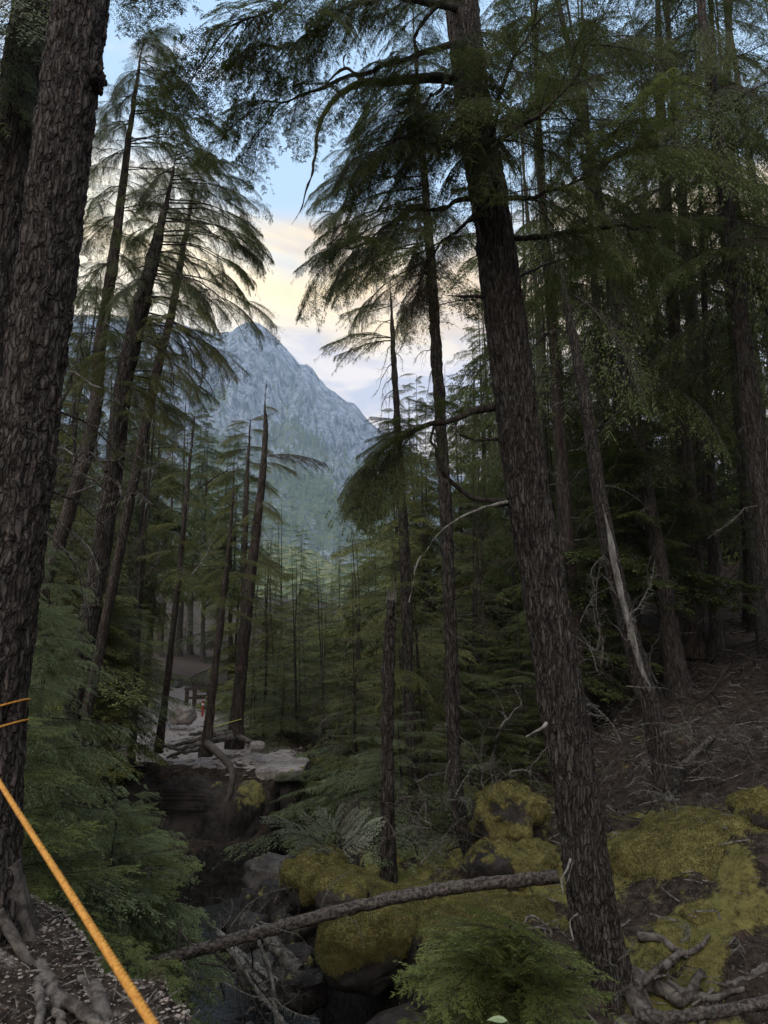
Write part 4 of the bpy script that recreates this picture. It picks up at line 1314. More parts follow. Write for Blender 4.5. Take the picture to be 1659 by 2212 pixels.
lb, Lp = limb(bt, [BL(1000, 178), Vd(940, 168, BY - .2), Vd(860, 176, BY - .4), Vd(795, 178, BY - .5), Vd(745, 192, BY - .5), Vd(712, 230, BY - .5), Vd(690, 275, BY - .5), Vd(682, 330, BY - .5), Vd(672, 375, BY - .5), Vd(650, 450, BY - .5), Vd(628, 488, BY - .5)], 26, 3, n=60, jit=0.015, seed=1)
limb(bt, [Vd(790, 180, BY - .5), Vd(765, 160, BY - .5), Vd(745, 148, BY - .5), Vd(715, 170, BY - .5), Vd(700, 195, BY - .5)], 13, 4, n=20, seed=2, jit=0.01)
limb(bt, [Vd(744, 148, BY - .5), Vd(742, 125, BY - .5), Vd(750, 112, BY - .45)], 7, 3, n=10, seed=3, jit=0.006)
LIMBS = [
    # points (x, y, depth shift), w0, w1, leafy boughs, length, bough kind
    ([(1000, 20, 0), (930, 6, -.6), (850, -10, -1.0), (760, 20, -1.4), (680, 70, -1.6), (560, 110, -1.8)], 20, 5, 26, 0.8, 'nearh', M_HEM),
    ([(1005, 85, 0), (900, 120, -.5), (800, 150, -.9), (690, 195, -1.2), (590, 225, -1.4), (540, 240, -1.5)], 17, 4, 20, 0.7, 'nearh', M_HEM),
    ([(995, -30, 0), (900, -60, -1.0), (760, -40, -1.8), (600, 10, -2.2), (480, 60, -2.4)], 18, 4, 22, 0.8, 'nearh', M_HEM),
    ([(1010, 120, 0), (950, 190, -.4), (925, 220, -.5), (890, 300, -.6)], 12, 5, 8, 0.7, 'nearh', M_HEM),
    ([(960, 0, -.6), (905, 60, -.9), (900, 140, -1.0), (880, 240, -1.0)], 12, 4, 6, 0.6, 'nearh', M_HEM),
    ([(1050, 330, 0), (1080, 300, -.5), (1135, 268, -.9), (1200, 212, -1.1), (1258, 140, -1.2), (1285, 40, -1.2)], 17, 6, 13, 1.1, 'mass', M_HEM),
    ([(1060, 345, 0), (1065, 280, -.4), (1080, 200, -.6), (1110, 120, -.8), (1170, 40, -.9)], 14, 5, 12, 1.0, 'mass', M_HEM),
    ([(1075, 430, 0), (1130, 425, -.4), (1180, 414, -.6), (1290, 370, -.8), (1390, 305, -1.0)], 15, 5, 13, 1.1, 'mass', M_HEMF),
    ([(1100, 515, .05), (1180, 510, -.1), (1260, 500, -.2), (1340, 492, -.3), (1420, 494, -.3)], 17, 7, 11, 0.9, 'mass', M_HEM),
    ([(1120, 600, .1), (1170, 575, .3), (1230, 550, .6), (1300, 515, .9)], 9, 4, 5, 0.8, 'hem', M_HEM),
    ([(1040, 420, 0), (960, 445, -.3), (880, 460, -.5), (790, 520, -.7), (720, 540, -.8)], 13, 4, 14, 0.8, 'hem', M_HEM),
    ([(1045, 460, 0), (985, 500, -.2), (930, 560, -.3), (900, 620, -.3)], 11, 4, 9, 0.7, 'hem', M_DRYN),
    ([(1030, 300, 0), (960, 320, -.5), (880, 300, -.8), (800, 330, -.9)], 13, 5, 14, 0.8, 'hem', M_HEM),
    ([(1020, 220, 0), (940, 250, -.4), (860, 240, -.7)], 12, 5, 12, 0.8, 'hem', M_HEM),
    ([(1068, 880, 0), (1020, 890, -.1), (975, 908, -.2), (905, 922, -.3), (850, 960, -.4), (800, 1000, -.5), (760, 1040, -.5)], 21, 6, 14, 0.55, 'wisp', M_HEM),
]
for k, (pts, w0, w1, nb, ll, kd, lm) in enumerate(LIMBS):
    o_, Lp = limb(bt, [Vd(x, y, BY + dy) for x, y, dy in pts], w0, w1, n=36, jit=0.03, seed=20 + k)
    hang_boughs(bt, Lp, kd, lm, nb, ll, 0.12 if nb > 6 else 0.4, seed=k, down=0.45 if kd != 'wisp' else 1.1)
    hang_boughs(bt, Lp, 'wisp', M_HEM, nb // 2, ll * 0.8, 0.2, seed=k + 60, down=1.2)
for k, (x, y, x1, y1, dy) in enumerate(((1015, 160, 1060, 250, -1.0), (1025, 230, 985, 330, -.9), (1035, 300, 1100, 350, -.8), (1040, 320, 975, 410, -.8), (1005, 90, 1070, 150, -1.0), (1020, 200, 960, 290, -1.1))):
    put_bough(bt, 'hem', M_HEM, BL(x, y), Vd(x1, y1, BY + dy), random.uniform(-0.4, 0.4))
# dark heavy bough low on its left
for (x0, y0, x1, y1) in ((850, 950, 735, 1100), (830, 970, 760, 1120), (860, 950, 800, 1090), (800, 1000, 728, 1080), (880, 930, 840, 1060), (820, 985, 780, 1140), (900, 925, 800, 900), (930, 920, 820, 930), (960, 910, 880, 860), (1000, 900, 930, 850), (870, 940, 770, 985), (880, 935, 790, 950)):
    for k in range(2):
        put_bough(bt, 'hem', M_HEM, Vd(x0, y0, BY - .4), Vd(x1 + 20 * k, y1 + 14 * k, BY - .4 - 0.4 * k), random.uniform(-0.5, 0.5))
limb(bt, [BL(1078, 948), Vd(1035, 952, BY - .2), Vd(1000, 940, BY - .3), Vd(985, 934, BY - .3)], 9, 3, n=14, seed=41)
limb(bt, [BL(1100, 1084), Vd(1060, 1092, BY - .2), Vd(1020, 1106, BY - .35), Vd(965, 1138, BY - .5), Vd(925, 1180, BY - .6), Vd(900, 1230, BY - .6), Vd(884, 1300, BY - .6)], 9, 2.5, M_PALEW, n=40, seed=42, jit=0.02, name='dead_branch')
limb(bt, [BL(1100, 1088), Vd(1010, 1070, BY + .1), Vd(960, 1020, BY + .1), Vd(935, 960, BY + .1), Vd(940, 900, BY)], 16, 6, M_TWIG, n=30, seed=43, jit=0.02)
for (pts, w0, mt) in (([(1182, 1562), (1162, 1578), (1135, 1592)], 12, M_PALEW), ([(1232, 1855), (1224, 1880), (1214, 1900), (1216, 1930)], 9, M_PALEW), ([(1248, 1975), (1232, 1990), (1238, 2030)], 8, M_PALEW),
                      ([(1238, 1862), (1226, 1900), (1200, 1925), (1175, 1915)], 6, M_DEAD), ([(1045, 640), (1000, 640), (965, 638)], 12, M_TWIG)):
    limb(bt, [Vd(x, y, BY - .25 - .05 * i) for i, (x, y) in enumerate(pts)], w0, 3, mt, n=14, seed=int(pts[0][0]), jit=0.006, name='stub')
for (x0, y0, x1, y1) in ((1185, 1560, 1120, 1640), (1190, 1600, 1125, 1720), (1100, 800, 1180, 760), (1140, 985, 1230, 1050), (1160, 1140, 1250, 1170), (1130, 960, 1195, 905), (1145, 1030, 1215, 1010)):
    put_dead(bt, BL(x0, y0), Vd(x1, y1, BY - .1))
for k, pts in enumerate(([(1370, 2140, 6.3), (1420, 2180, 5.9), (1480, 2190, 5.7), (1560, 2170, 5.6), (1640, 2180, 5.5)], [(1360, 2120, 6.5), (1420, 2090, 6.4), (1470, 2060, 6.3), (1510, 2030, 6.4)], [(1350, 2180, 6.1), (1410, 2230, 5.5), (1470, 2260, 5.2)])):
    root(bt, [G(x, y, d, 0.05) for x, y, d in pts], 0.10, 0.035, M_ROOT, 80 + k)

for k, (pts, r0, r1) in enumerate((([(1372, 2085, 6.6), (1430, 2075, 6.5), (1490, 2090, 6.3), (1540, 2080, 6.2), (1600, 2060, 6.2)], 0.06, 0.02), ([(1400, 2160, 6.0), (1450, 2150, 5.9), (1500, 2162, 5.8), (1560, 2140, 5.7)], 0.05, 0.02),
                                   ([(1420, 2200, 5.7), (1470, 2160, 5.8), (1500, 2110, 6.0), (1530, 2070, 6.3)], 0.04, 0.02), ([(1380, 2040, 6.9), (1430, 2030, 6.8), (1480, 2040, 6.6), (1530, 2015, 6.7)], 0.05, 0.02), ([(1560, 2200, 5.4), (1600, 2170, 5.5), (1640, 2130, 5.7)], 0.04, 0.02))):
    root(bt, [G(x, y, d, 0.02 + 0.015 * (j % 2)) for j, (x, y, d) in enumerate(pts)], r0, r1, M_ROOT, 180 + k)

# T12: leaning stripped trunk
s12, P12, _ = own_trunk('stripped_tree', 'leaning dead trunk on the right with its bark stripped in a pale strip',
                        [Vd(1441, 1690, 10.6), Vd(1405, 1530, 10.6), Vd(1350, 1330, 10.6), Vd(1305, 1130, 10.6), Vd(1268, 890, 10.6), Vd(1228, 680, 10.6), Vd(1205, 560, 10.6)], [52, 44, 40, 36, 28, 20, 12], M_BARK, 22, 150, 0.016, 8, 111, flare=0.3, sink=0.25)
stp = resample([Vd(1404, 1495, 10.40), Vd(1372, 1400, 10.39), Vd(1338, 1270, 10.39), Vd(1318, 1160, 10.41), Vd(1302, 1090, 10.44)], 30, 0.01, 3)
mbs = MB()
tube(mbs, stp - np.array(s12.location), np.r_[0.01, np.linspace(0.045, 0.06, 20), np.linspace(0.05, 0.008, 9)], 8, 0, 0.8, bark_disp(9, 0.012, 4, 0.2))
link('bare_wood', mbs.mesh('bare_wood', [M_PALEW], True), s12)
for (x0, y0, x1, y1) in ((1240, 740, 1175, 700), (1250, 800, 1325, 790), (1265, 880, 1180, 860), (1270, 930, 1340, 900), (1285, 1010, 1200, 1060), (1290, 1050, 1400, 1060), (1300, 1100, 1215, 1180), (1270, 900, 1320, 850), (1225, 690, 1290, 640), (1230, 700, 1190, 620), (1315, 1180, 1265, 1290), (1260, 860, 1300, 990)):
    put_dead(s12, Vd(x0, y0, 10.6), Vd(x1, y1, 10.3))

# T13 .. : trunks on the dark slope, crowns high above
def slope_tree(label, x0, y0, x1, y1, Yd, wpx, H, kind, cf, trunk=0, dead=9, crs=1.0, name='conifer', group=None, ground=True):
    b0, b1 = Vd(x0, y0, Yd), Vd(x1, y1, Yd)
    axis = (b1 - b0).normalized()
    z = gz(b0.x, b0.y)
    if ground:
        k = (z - 0.15 - b0.z) / axis.z
        b0 = b0 + axis * k
    r0 = wpx * tdepth(b0) / FPX / 2 * 1.05
    e = forest_tree(name, label, b0, axis, H, r0, kind, cf, crs, trunk, dead, group)
    for k in range(8):
        y = 40 + k * 72 + random.uniform(-15, 15)
        u = (y - y0) / (y1 - y0)
        x = x0 + (x1 - x0) * u
        put_bough(e, 'hem', M_HEM, Vd(x, y, Yd), Vd(x + random.uniform(-190, 190), y + random.uniform(10, 110), Yd - random.uniform(0.6, 2.0)), random.uniform(-0.5, 0.5))
    return e


slope_tree('straight conifer on the right slope rising from the brown needle floor', 1460, 1450, 1395, 1050, 14.5, 42, 27, 'tall_a', 0.24)
slope_tree('stout dark conifer at the right edge of the dark slope', 1668, 1160, 1605, 700, 13.0, 60, 27, 'tall_b', 0.24)
slope_tree('broad shaded conifer third from the right edge with a knotted base', 1500, 1250, 1465, 700, 16.5, 46, 28, 'tall_a', 0.23, 1)
slope_tree('shaded conifer just right of the big leaning tree, behind the stripped trunk', 1238, 1330, 1195, 700, 14.5, 40, 27, 'tall_b', 0.27, 1)
slope_tree('pale smooth-barked slim conifer near the right edge', 1608, 1100, 1580, 660, 17.5, 24, 26, 'tall_b', 0.36, 2)
slope_tree('thin dark conifer with a crooked foot left of the pale slim one', 1545, 1330, 1530, 900, 16.0, 26, 24, 'tall_a', 0.32)
slope_tree('dark conifer hidden to the knees by brush right of the stripped trunk', 1330, 1420, 1300, 900, 18.0, 30, 26, 'tall_a', 0.24)

# the ordinary forest
LOOK = dict(tall_a='broad-crowned dark', tall_b='narrow-crowned dark', far_a='dense dark', far_b='fresh green', far_y='yellow-green', wispy='sparse wispy', wispy_d='dry brown twiggy',
            young_h='bushy green', young_g='slim yellow-green', young_c='drooping pale green', cedar='drooping bright green')
PLACES = {
    'left': [(40, 'at the left edge behind the rope tree'), (140, 'just behind the rope tree'), (220, 'behind the foot of the pointed hemlock'), (300, 'behind the leaning dark hemlock'), (380, 'right of the leaning dark hemlock'), (470, 'between the leaning hemlock and the bare snag'), (2000, 'close left of the bare snag')],
    'valley': [(570, 'behind the bare snag'), (625, 'just right of the bare snag'), (665, 'below the mountain meadow'), (705, 'at the lowest dip of the valley skyline'), (760, 'below the right foot of the mountain'), (2000, 'behind the dying hemlock')],
    'gap': [(890, 'between the dying hemlock and the tall hemlock'), (950, 'behind the tall hemlock'), (1010, 'just right of the tall hemlock'), (1050, 'between the tall hemlock and the big leaning tree'), (2000, 'close left of the big leaning tree')],
    'across': [(625, 'above the pale slab'), (700, 'right of the pale slab'), (770, 'over the pale ferny sapling'), (830, 'left of the broken snag'), (900, 'between the broken snag and the dying hemlock'), (960, 'behind the tall hemlock foot'), (1050, 'right of the tall hemlock foot'), (2000, 'behind the big leaning tree')],
    'right': [(1200, 'just right of the big leaning tree'), (1260, 'behind the stripped trunk'), (1330, 'right of the stripped trunk'), (1420, 'left of the straight slope conifer'), (1500, 'right of the straight slope conifer'), (1590, 'left of the stout edge conifer'), (2100, 'at the right edge of the wood')],
    'path': [(160, 'behind the drooping cedars'), (225, 'left of the trodden path'), (280, 'at the left edge of the trodden path'), (340, 'at the bend of the trodden path'), (480, 'beyond the footbridge'), (2000, 'right of the bare snag foot')],
}


def wood(lst, group, place, kinds, name='conifer', dead=4, wr=(0.012, 0.016), cf=(0.10, 0.3), trunk=None, crs=(0.85, 1.15)):
    for (x, Yd, ytop) in lst:
        a = (x - 829.5) / FPX
        p = on_ground(a * Yd / 1.02, Yd, 0.2)
        top = Vd(x, ytop, Yd)
        H = max(2.0, top.z - p.z)
        r0 = max(0.035, H * random.uniform(*wr) * (0.8 if dead > 3 else 0.5))
        lv = 0.03 if H > 9 else 0.08
        axv = Vector((random.uniform(-lv, lv), random.uniform(-lv, lv), 1))
        kd = random.choice(kinds)
        o = forest_tree(name, '-', p, axv, H, r0, kd, random.uniform(*cf), random.uniform(*crs), random.randrange(3) if trunk is None else trunk, dead, group)
        ph = next(q for m_, q in PLACES[place] if x <= m_)
        MADE.setdefault((place, name, kd, ph), []).append((Yd, o))
    for (pl_, nm_, kd, ph), os_ in MADE.items():
        if (pl_, nm_) != (place, name):
            continue
        os_.sort(key=lambda t_: t_[0])
        for k, (_, o) in enumerate(os_):
            dp = '' if len(os_) == 1 else ('nearer ' if k == 0 else ('farthest ' if k == len(os_) - 1 and len(os_) > 2 else 'farther '))
            o['label'] = (dp + LOOK[kd] + (' young conifer ' if name != 'conifer' else ' conifer ') + WOODS[place] + ph)


MADE = {}
WOODS = dict(left='', valley='', gap='', across='', right='on the shaded slope ', path='')


wood([(5, 15, 560), (60, 20, 600), (120, 17, 660), (165, 22, 640), (205, 26, 700), (235, 19, 760), (275, 24, 740), (300, 17, 800), (320, 36, 760), (345, 54, 860), (385, 56, 830), (410, 60, 880), (440, 55, 890), (468, 58, 950), (500, 36, 930), (270, 30, 700), (290, 33, 800), (30, 28, 520), (95, 32, 560), (-40, 18, 480), (150, 36, 620), (255, 38, 680), (-90, 24, 400), (-160, 18, 200), (-260, 24, 100), (-380, 18, 0)],
     'conifers in the wood left of the ravine', 'left', ['far_a', 'tall_a', 'wispy', 'far_y', 'wispy_d', 'tall_b'], cf=(0.16, 0.42), dead=12)
wood([(505, 40, 1020), (545, 45, 1080), (580, 40, 1135), (612, 36, 1095), (640, 48, 1145), (662, 60, 1215), (690, 70, 1230), (715, 55, 1215), (735, 45, 1165), (765, 38, 1150), (790, 48, 1100), (815, 40, 1080), (835, 55, 1050), (620, 75, 1235), (655, 85, 1255), (720, 90, 1245), (590, 65, 1185), (560, 32, 1170), (600, 30, 1255), (650, 34, 1275), (700, 38, 1285), (750, 30, 1245), (790, 28, 1190)],
     'pointed conifers down the valley', 'valley', ['far_b', 'far_y', 'wispy', 'far_b', 'cedar'], cf=(0.02, 0.08), dead=0, crs=(1.0, 1.4))
wood([(870, 26, 850), (900, 32, 820), (925, 24, 900), (960, 30, 790), (1000, 26, 840), (1035, 34, 700), (1020, 22, 980), (880, 20, 1120), (1060, 28, 620), (1090, 40, 560), (1110, 24, 820)],
     'conifers between the big leaning tree and the valley', 'gap', ['far_b', 'far_y', 'tall_a', 'wispy'], cf=(0.08, 0.2), dead=5)
wood([(1150, 20, 300), (1190, 26, 150), (1230, 22, 60), (1560, 20, -350), (1650, 22, -400), (1700, 26, -300), (1760, 20, -400), (1180, 40, 200), (1340, 38, 60), (1500, 40, 0), (1820, 24, -300), (2000, 22, -400), (1215, 17, 480), (1640, 17, 300), (1370, 16.5, 420)],
     'conifers in the dark wood on the right slope', 'right', ['tall_a', 'wispy', 'wispy', 'tall_b', 'wispy_d'], cf=(0.10, 0.32), dead=9)
wood([(860, 15, 1400), (900, 13.5, 1430), (940, 14.5, 1330), (980, 16, 1380), (1030, 15, 1290), (1060, 13, 1500), (1090, 18, 1250), (760, 17, 1420), (720, 19, 1380), (722, 16.5, 1470), (650, 21, 1350), (610, 19, 1420), (800, 21, 1310), (780, 14, 1520), (740, 14.5, 1560), (910, 18, 1290), (670, 26, 1330), (590, 24, 1380), (870, 11.5, 1600), (930, 11.8, 1620), (1130, 14, 1330), (700, 22, 1330), (560, 21, 1450), (815, 17, 1450)],
     'young conifers among the trunks across the ravine', 'across', ['young_h', 'wispy', 'young_g', 'young_c', 'cedar', 'tall_b', 'young_g'], 'young_conifer', dead=5, cf=(0.03, 0.22), wr=(0.008, 0.012), crs=(1.15, 1.6))
wood([(1150, 30, 640), (1215, 34, 600), (1275, 28, 560), (1330, 36, 620), (1385, 30, 520), (1445, 34, 560), (1510, 29, 480), (1575, 35, 520), (1640, 30, 460), (1700, 33, 500), (1400, 44, 480), (1290, 46, 500), (1600, 44, 420)],
     'conifers closing the back of the right slope', 'right', ['far_a', 'far_a', 'tall_a'], cf=(0.02, 0.08), dead=3, crs=(1.0, 1.3))
wood([(648, 19, 1180), (718, 18, 1210), (772, 14, 1240), (806, 18, 1130), (905, 16, 1080), (925, 13, 1180), (1012, 15, 1000), (1052, 17, 1050), (575, 21, 1180)],
     'slim twiggy conifers across the ravine', 'across', ['wispy', 'wispy_d', 'wispy'], dead=14, cf=(0.30, 0.5), wr=(0.010, 0.013))
wood([(1180, 15, 1180), (1240, 17, 1050), (1380, 15, 850), (1440, 17, 800), (1290, 18, 960), (1560, 17, 840), (1640, 15, 830), (1350, 20, 900), (1500, 20, 760), (1200, 22, 900)],
     'young conifers in the shade of the right slope', 'right', ['young_h', 'tall_a', 'far_a'], 'young_conifer', dead=5, cf=(0.25, 0.45), wr=(0.008, 0.012))
wood([(300, 24, 1330), (270, 19, 1300), (250, 16, 1240), (210, 14, 1230), (170, 15, 1150), (545, 22, 1400), (180, 14, 1100), (395, 58, 1300), (470, 60, 1320), (345, 56, 1290), (120, 15, 1050)],
     'young conifers left of the footbridge path', 'path', ['young_h', 'young_c', 'far_y'], 'young_conifer', dead=3, cf=(0.2, 0.35), wr=(0.008, 0.012))

for (x, y, H, kd) in ((-5.5, -1.5, 24, 'tall_a'), (4.5, -3.5, 26, 'tall_b'), (-1.5, -6.5, 25, 'tall_a'), (9.5, 0.5, 27, 'tall_b'), (8.0, 5.0, 26, 'tall_a'), (-8.5, 3.0, 25, 'tall_b'), (12.0, 7.5, 27, 'tall_a'), (8.5, -7.5, 26, 'tall_b')):  # unseen trees, added to cut the skylight from behind and beside the camera
    forest_tree('conifer', 'unseen tall conifer added around the viewpoint to block skylight', on_ground(x, y, 0.2), Vector((0.01, 0.01, 1)), H, 0.22, kd, 0.26, 1.2, random.randrange(3), 3, 'unseen shade conifers added around the viewpoint')

# ------------------------------------------------------------------ near shrubby trees left of the ravine
def young_tree(name, label, base, H, reach, n, kind, leafm, seed, lean=(0, 0), bias=None, taper=0.6, droop=(0, 18), dead=4, z0=0.08):
    e = empty(name, base)
    tag(e, label, 'tree')
    base = Vector(base)
    tip = base + Vector((lean[0], lean[1], H))
    Pq = resample([base, base.lerp(tip, 0.5) + Vector((0.04, 0.02, 0)), tip], 30, 0.03, seed)
    mb = MB()
    tube(mb, Pq - np.array(base), np.linspace(0.012 * H + 0.01, 0.006, 30), 8, 0, 0.5, bark_disp(10, 0.006, seed))
    link('trunk', mb.mesh('trunk', [M_TWIG], True), e)
    r = np.random.default_rng(seed)
    for k in range(n):
        u = z0 + (1 - z0) * (k + r.random()) / n
        i = min(29, int(u * 29))
        az = k * 2.399 + r.uniform(-0.5, 0.5)
        if bias is not None and r.random() < 0.5:
            az = bias + r.normal(0, 0.8)
        l = reach * max(0.12, 1.08 - u) ** taper * r.uniform(0.6, 1.1)
        pt = R(r.uniform(*droop)) - R(14) * u
        d = np.array([math.cos(az) * math.cos(pt), math.sin(az) * math.cos(pt), -math.sin(pt)])
        kd, lm = (kind, leafm) if not isinstance(kind, list) else random.choice(list(zip(kind, leafm)))
        put_bough(e, kd, lm, Pq[i], Pq[i] + d * l, r.uniform(-0.35, 0.35))
    for k in range(dead):
        i = r.integers(3, 22)
        az = r.uniform(0, 6.28)
        d = np.array([math.cos(az), math.sin(az), r.uniform(-0.3, 0.2)])
        put_dead(e, Pq[i], Pq[i] + d * reach * r.uniform(0.4, 0.9))
    return e


RIGHTCAM = -0.7
young_tree('young_cedar', 'pale green young cedar with drooping fronds behind the rope tree', on_ground(-3.6, 6.9), 4.9, 1.9, 80, 'nearc', M_CED, 1, bias=RIGHTCAM)
young_tree('young_cedar', 'young cedar with nodding pale fronds beside the trodden path', on_ground(-4.6, 9.4), 4.6, 1.35, 70, 'nearc', M_CED, 2, bias=RIGHTCAM)
young_tree('young_hemlock', 'dense young hemlock with layered flat boughs right beside the rope', on_ground(-2.9, 5.6), 3.2, 1.7, 70, 'nearh', M_HEMF, 3, bias=RIGHTCAM)
young_tree('young_hemlock', 'low spreading hemlock leaning over the ravine above the fallen log', on_ground(-2.8, 7.6), 2.15, 1.5, 60, ['nearh', 'nearc'], [M_HEMF, M_CED], 4, bias=-0.3)
young_tree('young_hemlock', 'feathery hemlock overhanging the ravine below the far rock', on_ground(-3.35, 9.6), 1.9, 1.3, 52, ['nearc', 'nearh'], [M_CED, M_HEMF], 5, bias=-0.4)
young_tree('young_hemlock', 'small dark hemlock crouching under the log behind the leafy seedling', on_ground(-1.75, 5.1), 1.75, 1.0, 50, 'nearh', M_HEMF, 6, bias=-0.8)
young_tree('young_hemlock', 'young hemlock crowding the left edge below the rope loops', on_ground(-3.9, 5.6), 3.4, 1.6, 56, 'nearh', M_HEMF, 7, bias=-0.5)
young_tree('young_cedar', 'cool green young cedar spilling over the near bank toward the fallen log', on_ground(-2.6, 7.0), 2.3, 1.2, 62, ['nearc', 'nearh'], [M_CED, M_CED], 9, bias=-0.3)
young_tree('young_cedar', 'tall drooping cedar at the left edge of the path clearing', on_ground(-5.6, 10.8), 5.2, 1.45, 56, 'nearc', M_CED, 8, bias=-0.6)

# the fresh green hemlock in the foreground
fh = empty('hemlock_sapling', on_ground(1.05, 4.35))
tag(fh, 'bushy bright green hemlock sapling at the bottom in front of the big leaning tree', 'tree')
fb = Vector(fh.location)
ftip = Vd(1100, 2035, 4.3)
Pq = resample([fb, fb.lerp(ftip, 0.6), ftip], 20, 0.02, 4)
mb = MB()
tube(mb, Pq - np.array(fb), np.linspace(0.03, 0.006, 20), 8, 0, 0.5)
link('trunk', mb.mesh('trunk', [M_TWIG], True), fh)
r = np.random.default_rng(77)
FT = [(890, 2085), (905, 2060), (940, 2030), (985, 2018), (1040, 2008), (1090, 2005), (1150, 2015), (1200, 2050), (1240, 2075), (1270, 2095), (895, 2120), (930, 2150), (960, 2105), (1010, 2075), (1060, 2055), (1120, 2060), (1180, 2090), (1230, 2120), (1275, 2140),
      (915, 2195), (960, 2180), (1010, 2140), (1060, 2120), (1110, 2110), (1170, 2130), (1215, 2160), (1265, 2185), (1290, 2215), (930, 2230), (990, 2215), (1050, 2190), (1110, 2180), (1160, 2195), (1220, 2220), (1080, 2230), (1000, 2250), (1150, 2245), (1250, 2250)]
for (x, y) in FT:
    d = 4.3 + r.uniform(-0.75, 0.35)
    tip = Vd(x, y, d)
    i = int(np.clip(np.argmin(np.abs(Pq[:, 2] - (tip.z + 0.10))), 2, 19))
    put_bough(fh, 'nearh', M_HEMF, Pq[i], tip, r.uniform(-0.25, 0.25))
    j = Vd(x + r.uniform(-40, 40), y + r.uniform(5, 40), d + r.uniform(-0.2, 0.5))
    put_bough(fh, 'nearh', M_HEMF, Pq[max(2, i - 2)], j, r.uniform(-0.25, 0.25))

# pale fronds over the ravine
pf = empty('pale_sapling', Vd(726, 1862, 8.4))
tag(pf, 'pale ghostly sapling with flat fern-like sprays over the dark ravine', 'plant')
pb = Vd(726, 1850, 8.4)
limb(pf, [Vd(726, 1868, 8.4), Vd(724, 1830, 8.4), Vd(728, 1790, 8.4)], 5, 2, n=12, seed=9, jit=0.01, name='stem')
for (x0, y0, x1, y1, d) in ((722, 1845, 574, 1764, 8.1), (724, 1830, 612, 1800, 8.2), (724, 1825, 650, 1752, 8.4), (726, 1815, 690, 1745, 8.3), (728, 1800, 735, 1738, 8.2), (728, 1815, 770, 1748, 8.3), (728, 1830, 795, 1752, 8.3), (728, 1840, 822, 1772, 8.4), (722, 1850, 640, 1820, 8.2), (726, 1850, 800, 1810, 8.2), (724, 1855, 670, 1835, 8.0)):
    put_bough(pf, 'frond', M_PALE, Vd(x0, y0, 8.4), Vd(x1, y1, d), random.uniform(0.5, 0.9), name='frond')

# ------------------------------------------------------------------ rocks
def top_moss(lo=-0.1):
    return lambda w_, nr, d: np.clip(0.32 + 0.75 * (nr[:, 2] - lo) + 0.5 * d, 0, 1)


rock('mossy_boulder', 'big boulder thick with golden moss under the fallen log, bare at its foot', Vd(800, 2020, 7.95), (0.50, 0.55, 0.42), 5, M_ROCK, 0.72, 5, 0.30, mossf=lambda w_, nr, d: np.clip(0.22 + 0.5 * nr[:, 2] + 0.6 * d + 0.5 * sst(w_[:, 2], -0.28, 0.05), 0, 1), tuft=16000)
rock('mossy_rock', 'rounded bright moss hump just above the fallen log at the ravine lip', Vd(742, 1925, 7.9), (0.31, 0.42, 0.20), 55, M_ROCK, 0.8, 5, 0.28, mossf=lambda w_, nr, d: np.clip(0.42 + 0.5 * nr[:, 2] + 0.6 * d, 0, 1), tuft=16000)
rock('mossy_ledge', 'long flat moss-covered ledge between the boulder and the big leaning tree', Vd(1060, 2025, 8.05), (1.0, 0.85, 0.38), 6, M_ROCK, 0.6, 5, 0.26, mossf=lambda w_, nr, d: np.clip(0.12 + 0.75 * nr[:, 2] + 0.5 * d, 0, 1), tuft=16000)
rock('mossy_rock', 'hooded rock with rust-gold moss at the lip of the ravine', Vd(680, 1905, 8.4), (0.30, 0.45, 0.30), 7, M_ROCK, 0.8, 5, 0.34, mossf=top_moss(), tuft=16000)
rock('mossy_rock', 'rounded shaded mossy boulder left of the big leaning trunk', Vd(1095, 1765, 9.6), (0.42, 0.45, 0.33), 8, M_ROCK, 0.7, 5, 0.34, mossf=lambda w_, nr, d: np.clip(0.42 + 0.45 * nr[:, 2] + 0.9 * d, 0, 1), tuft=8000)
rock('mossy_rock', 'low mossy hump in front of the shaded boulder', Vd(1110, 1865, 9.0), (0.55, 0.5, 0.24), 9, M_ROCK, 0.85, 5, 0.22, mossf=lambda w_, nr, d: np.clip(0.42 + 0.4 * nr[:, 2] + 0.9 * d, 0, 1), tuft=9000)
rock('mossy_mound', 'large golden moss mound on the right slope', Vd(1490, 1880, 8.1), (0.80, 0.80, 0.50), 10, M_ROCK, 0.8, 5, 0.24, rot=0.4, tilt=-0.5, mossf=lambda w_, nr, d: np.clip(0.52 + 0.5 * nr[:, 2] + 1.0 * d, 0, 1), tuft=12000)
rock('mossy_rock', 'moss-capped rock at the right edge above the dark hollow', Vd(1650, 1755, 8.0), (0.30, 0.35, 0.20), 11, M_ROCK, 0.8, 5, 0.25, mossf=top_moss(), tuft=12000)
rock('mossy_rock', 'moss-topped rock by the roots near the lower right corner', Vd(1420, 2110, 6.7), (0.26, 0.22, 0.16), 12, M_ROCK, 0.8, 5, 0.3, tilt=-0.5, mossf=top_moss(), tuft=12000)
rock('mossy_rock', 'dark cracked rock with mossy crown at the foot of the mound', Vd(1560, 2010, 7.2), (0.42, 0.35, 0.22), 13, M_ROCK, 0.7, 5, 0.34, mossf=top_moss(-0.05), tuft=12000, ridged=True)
rock('moss_cushion', 'small round moss cushion behind the roots of the rope tree', Vd(97, 2072, 4.35), (0.115, 0.13, 0.15), 14, M_ROCK, 0.95, 4, 0.12, mossf=lambda w_, nr, d: np.ones(len(w_)), tuft=20000, cat='moss')
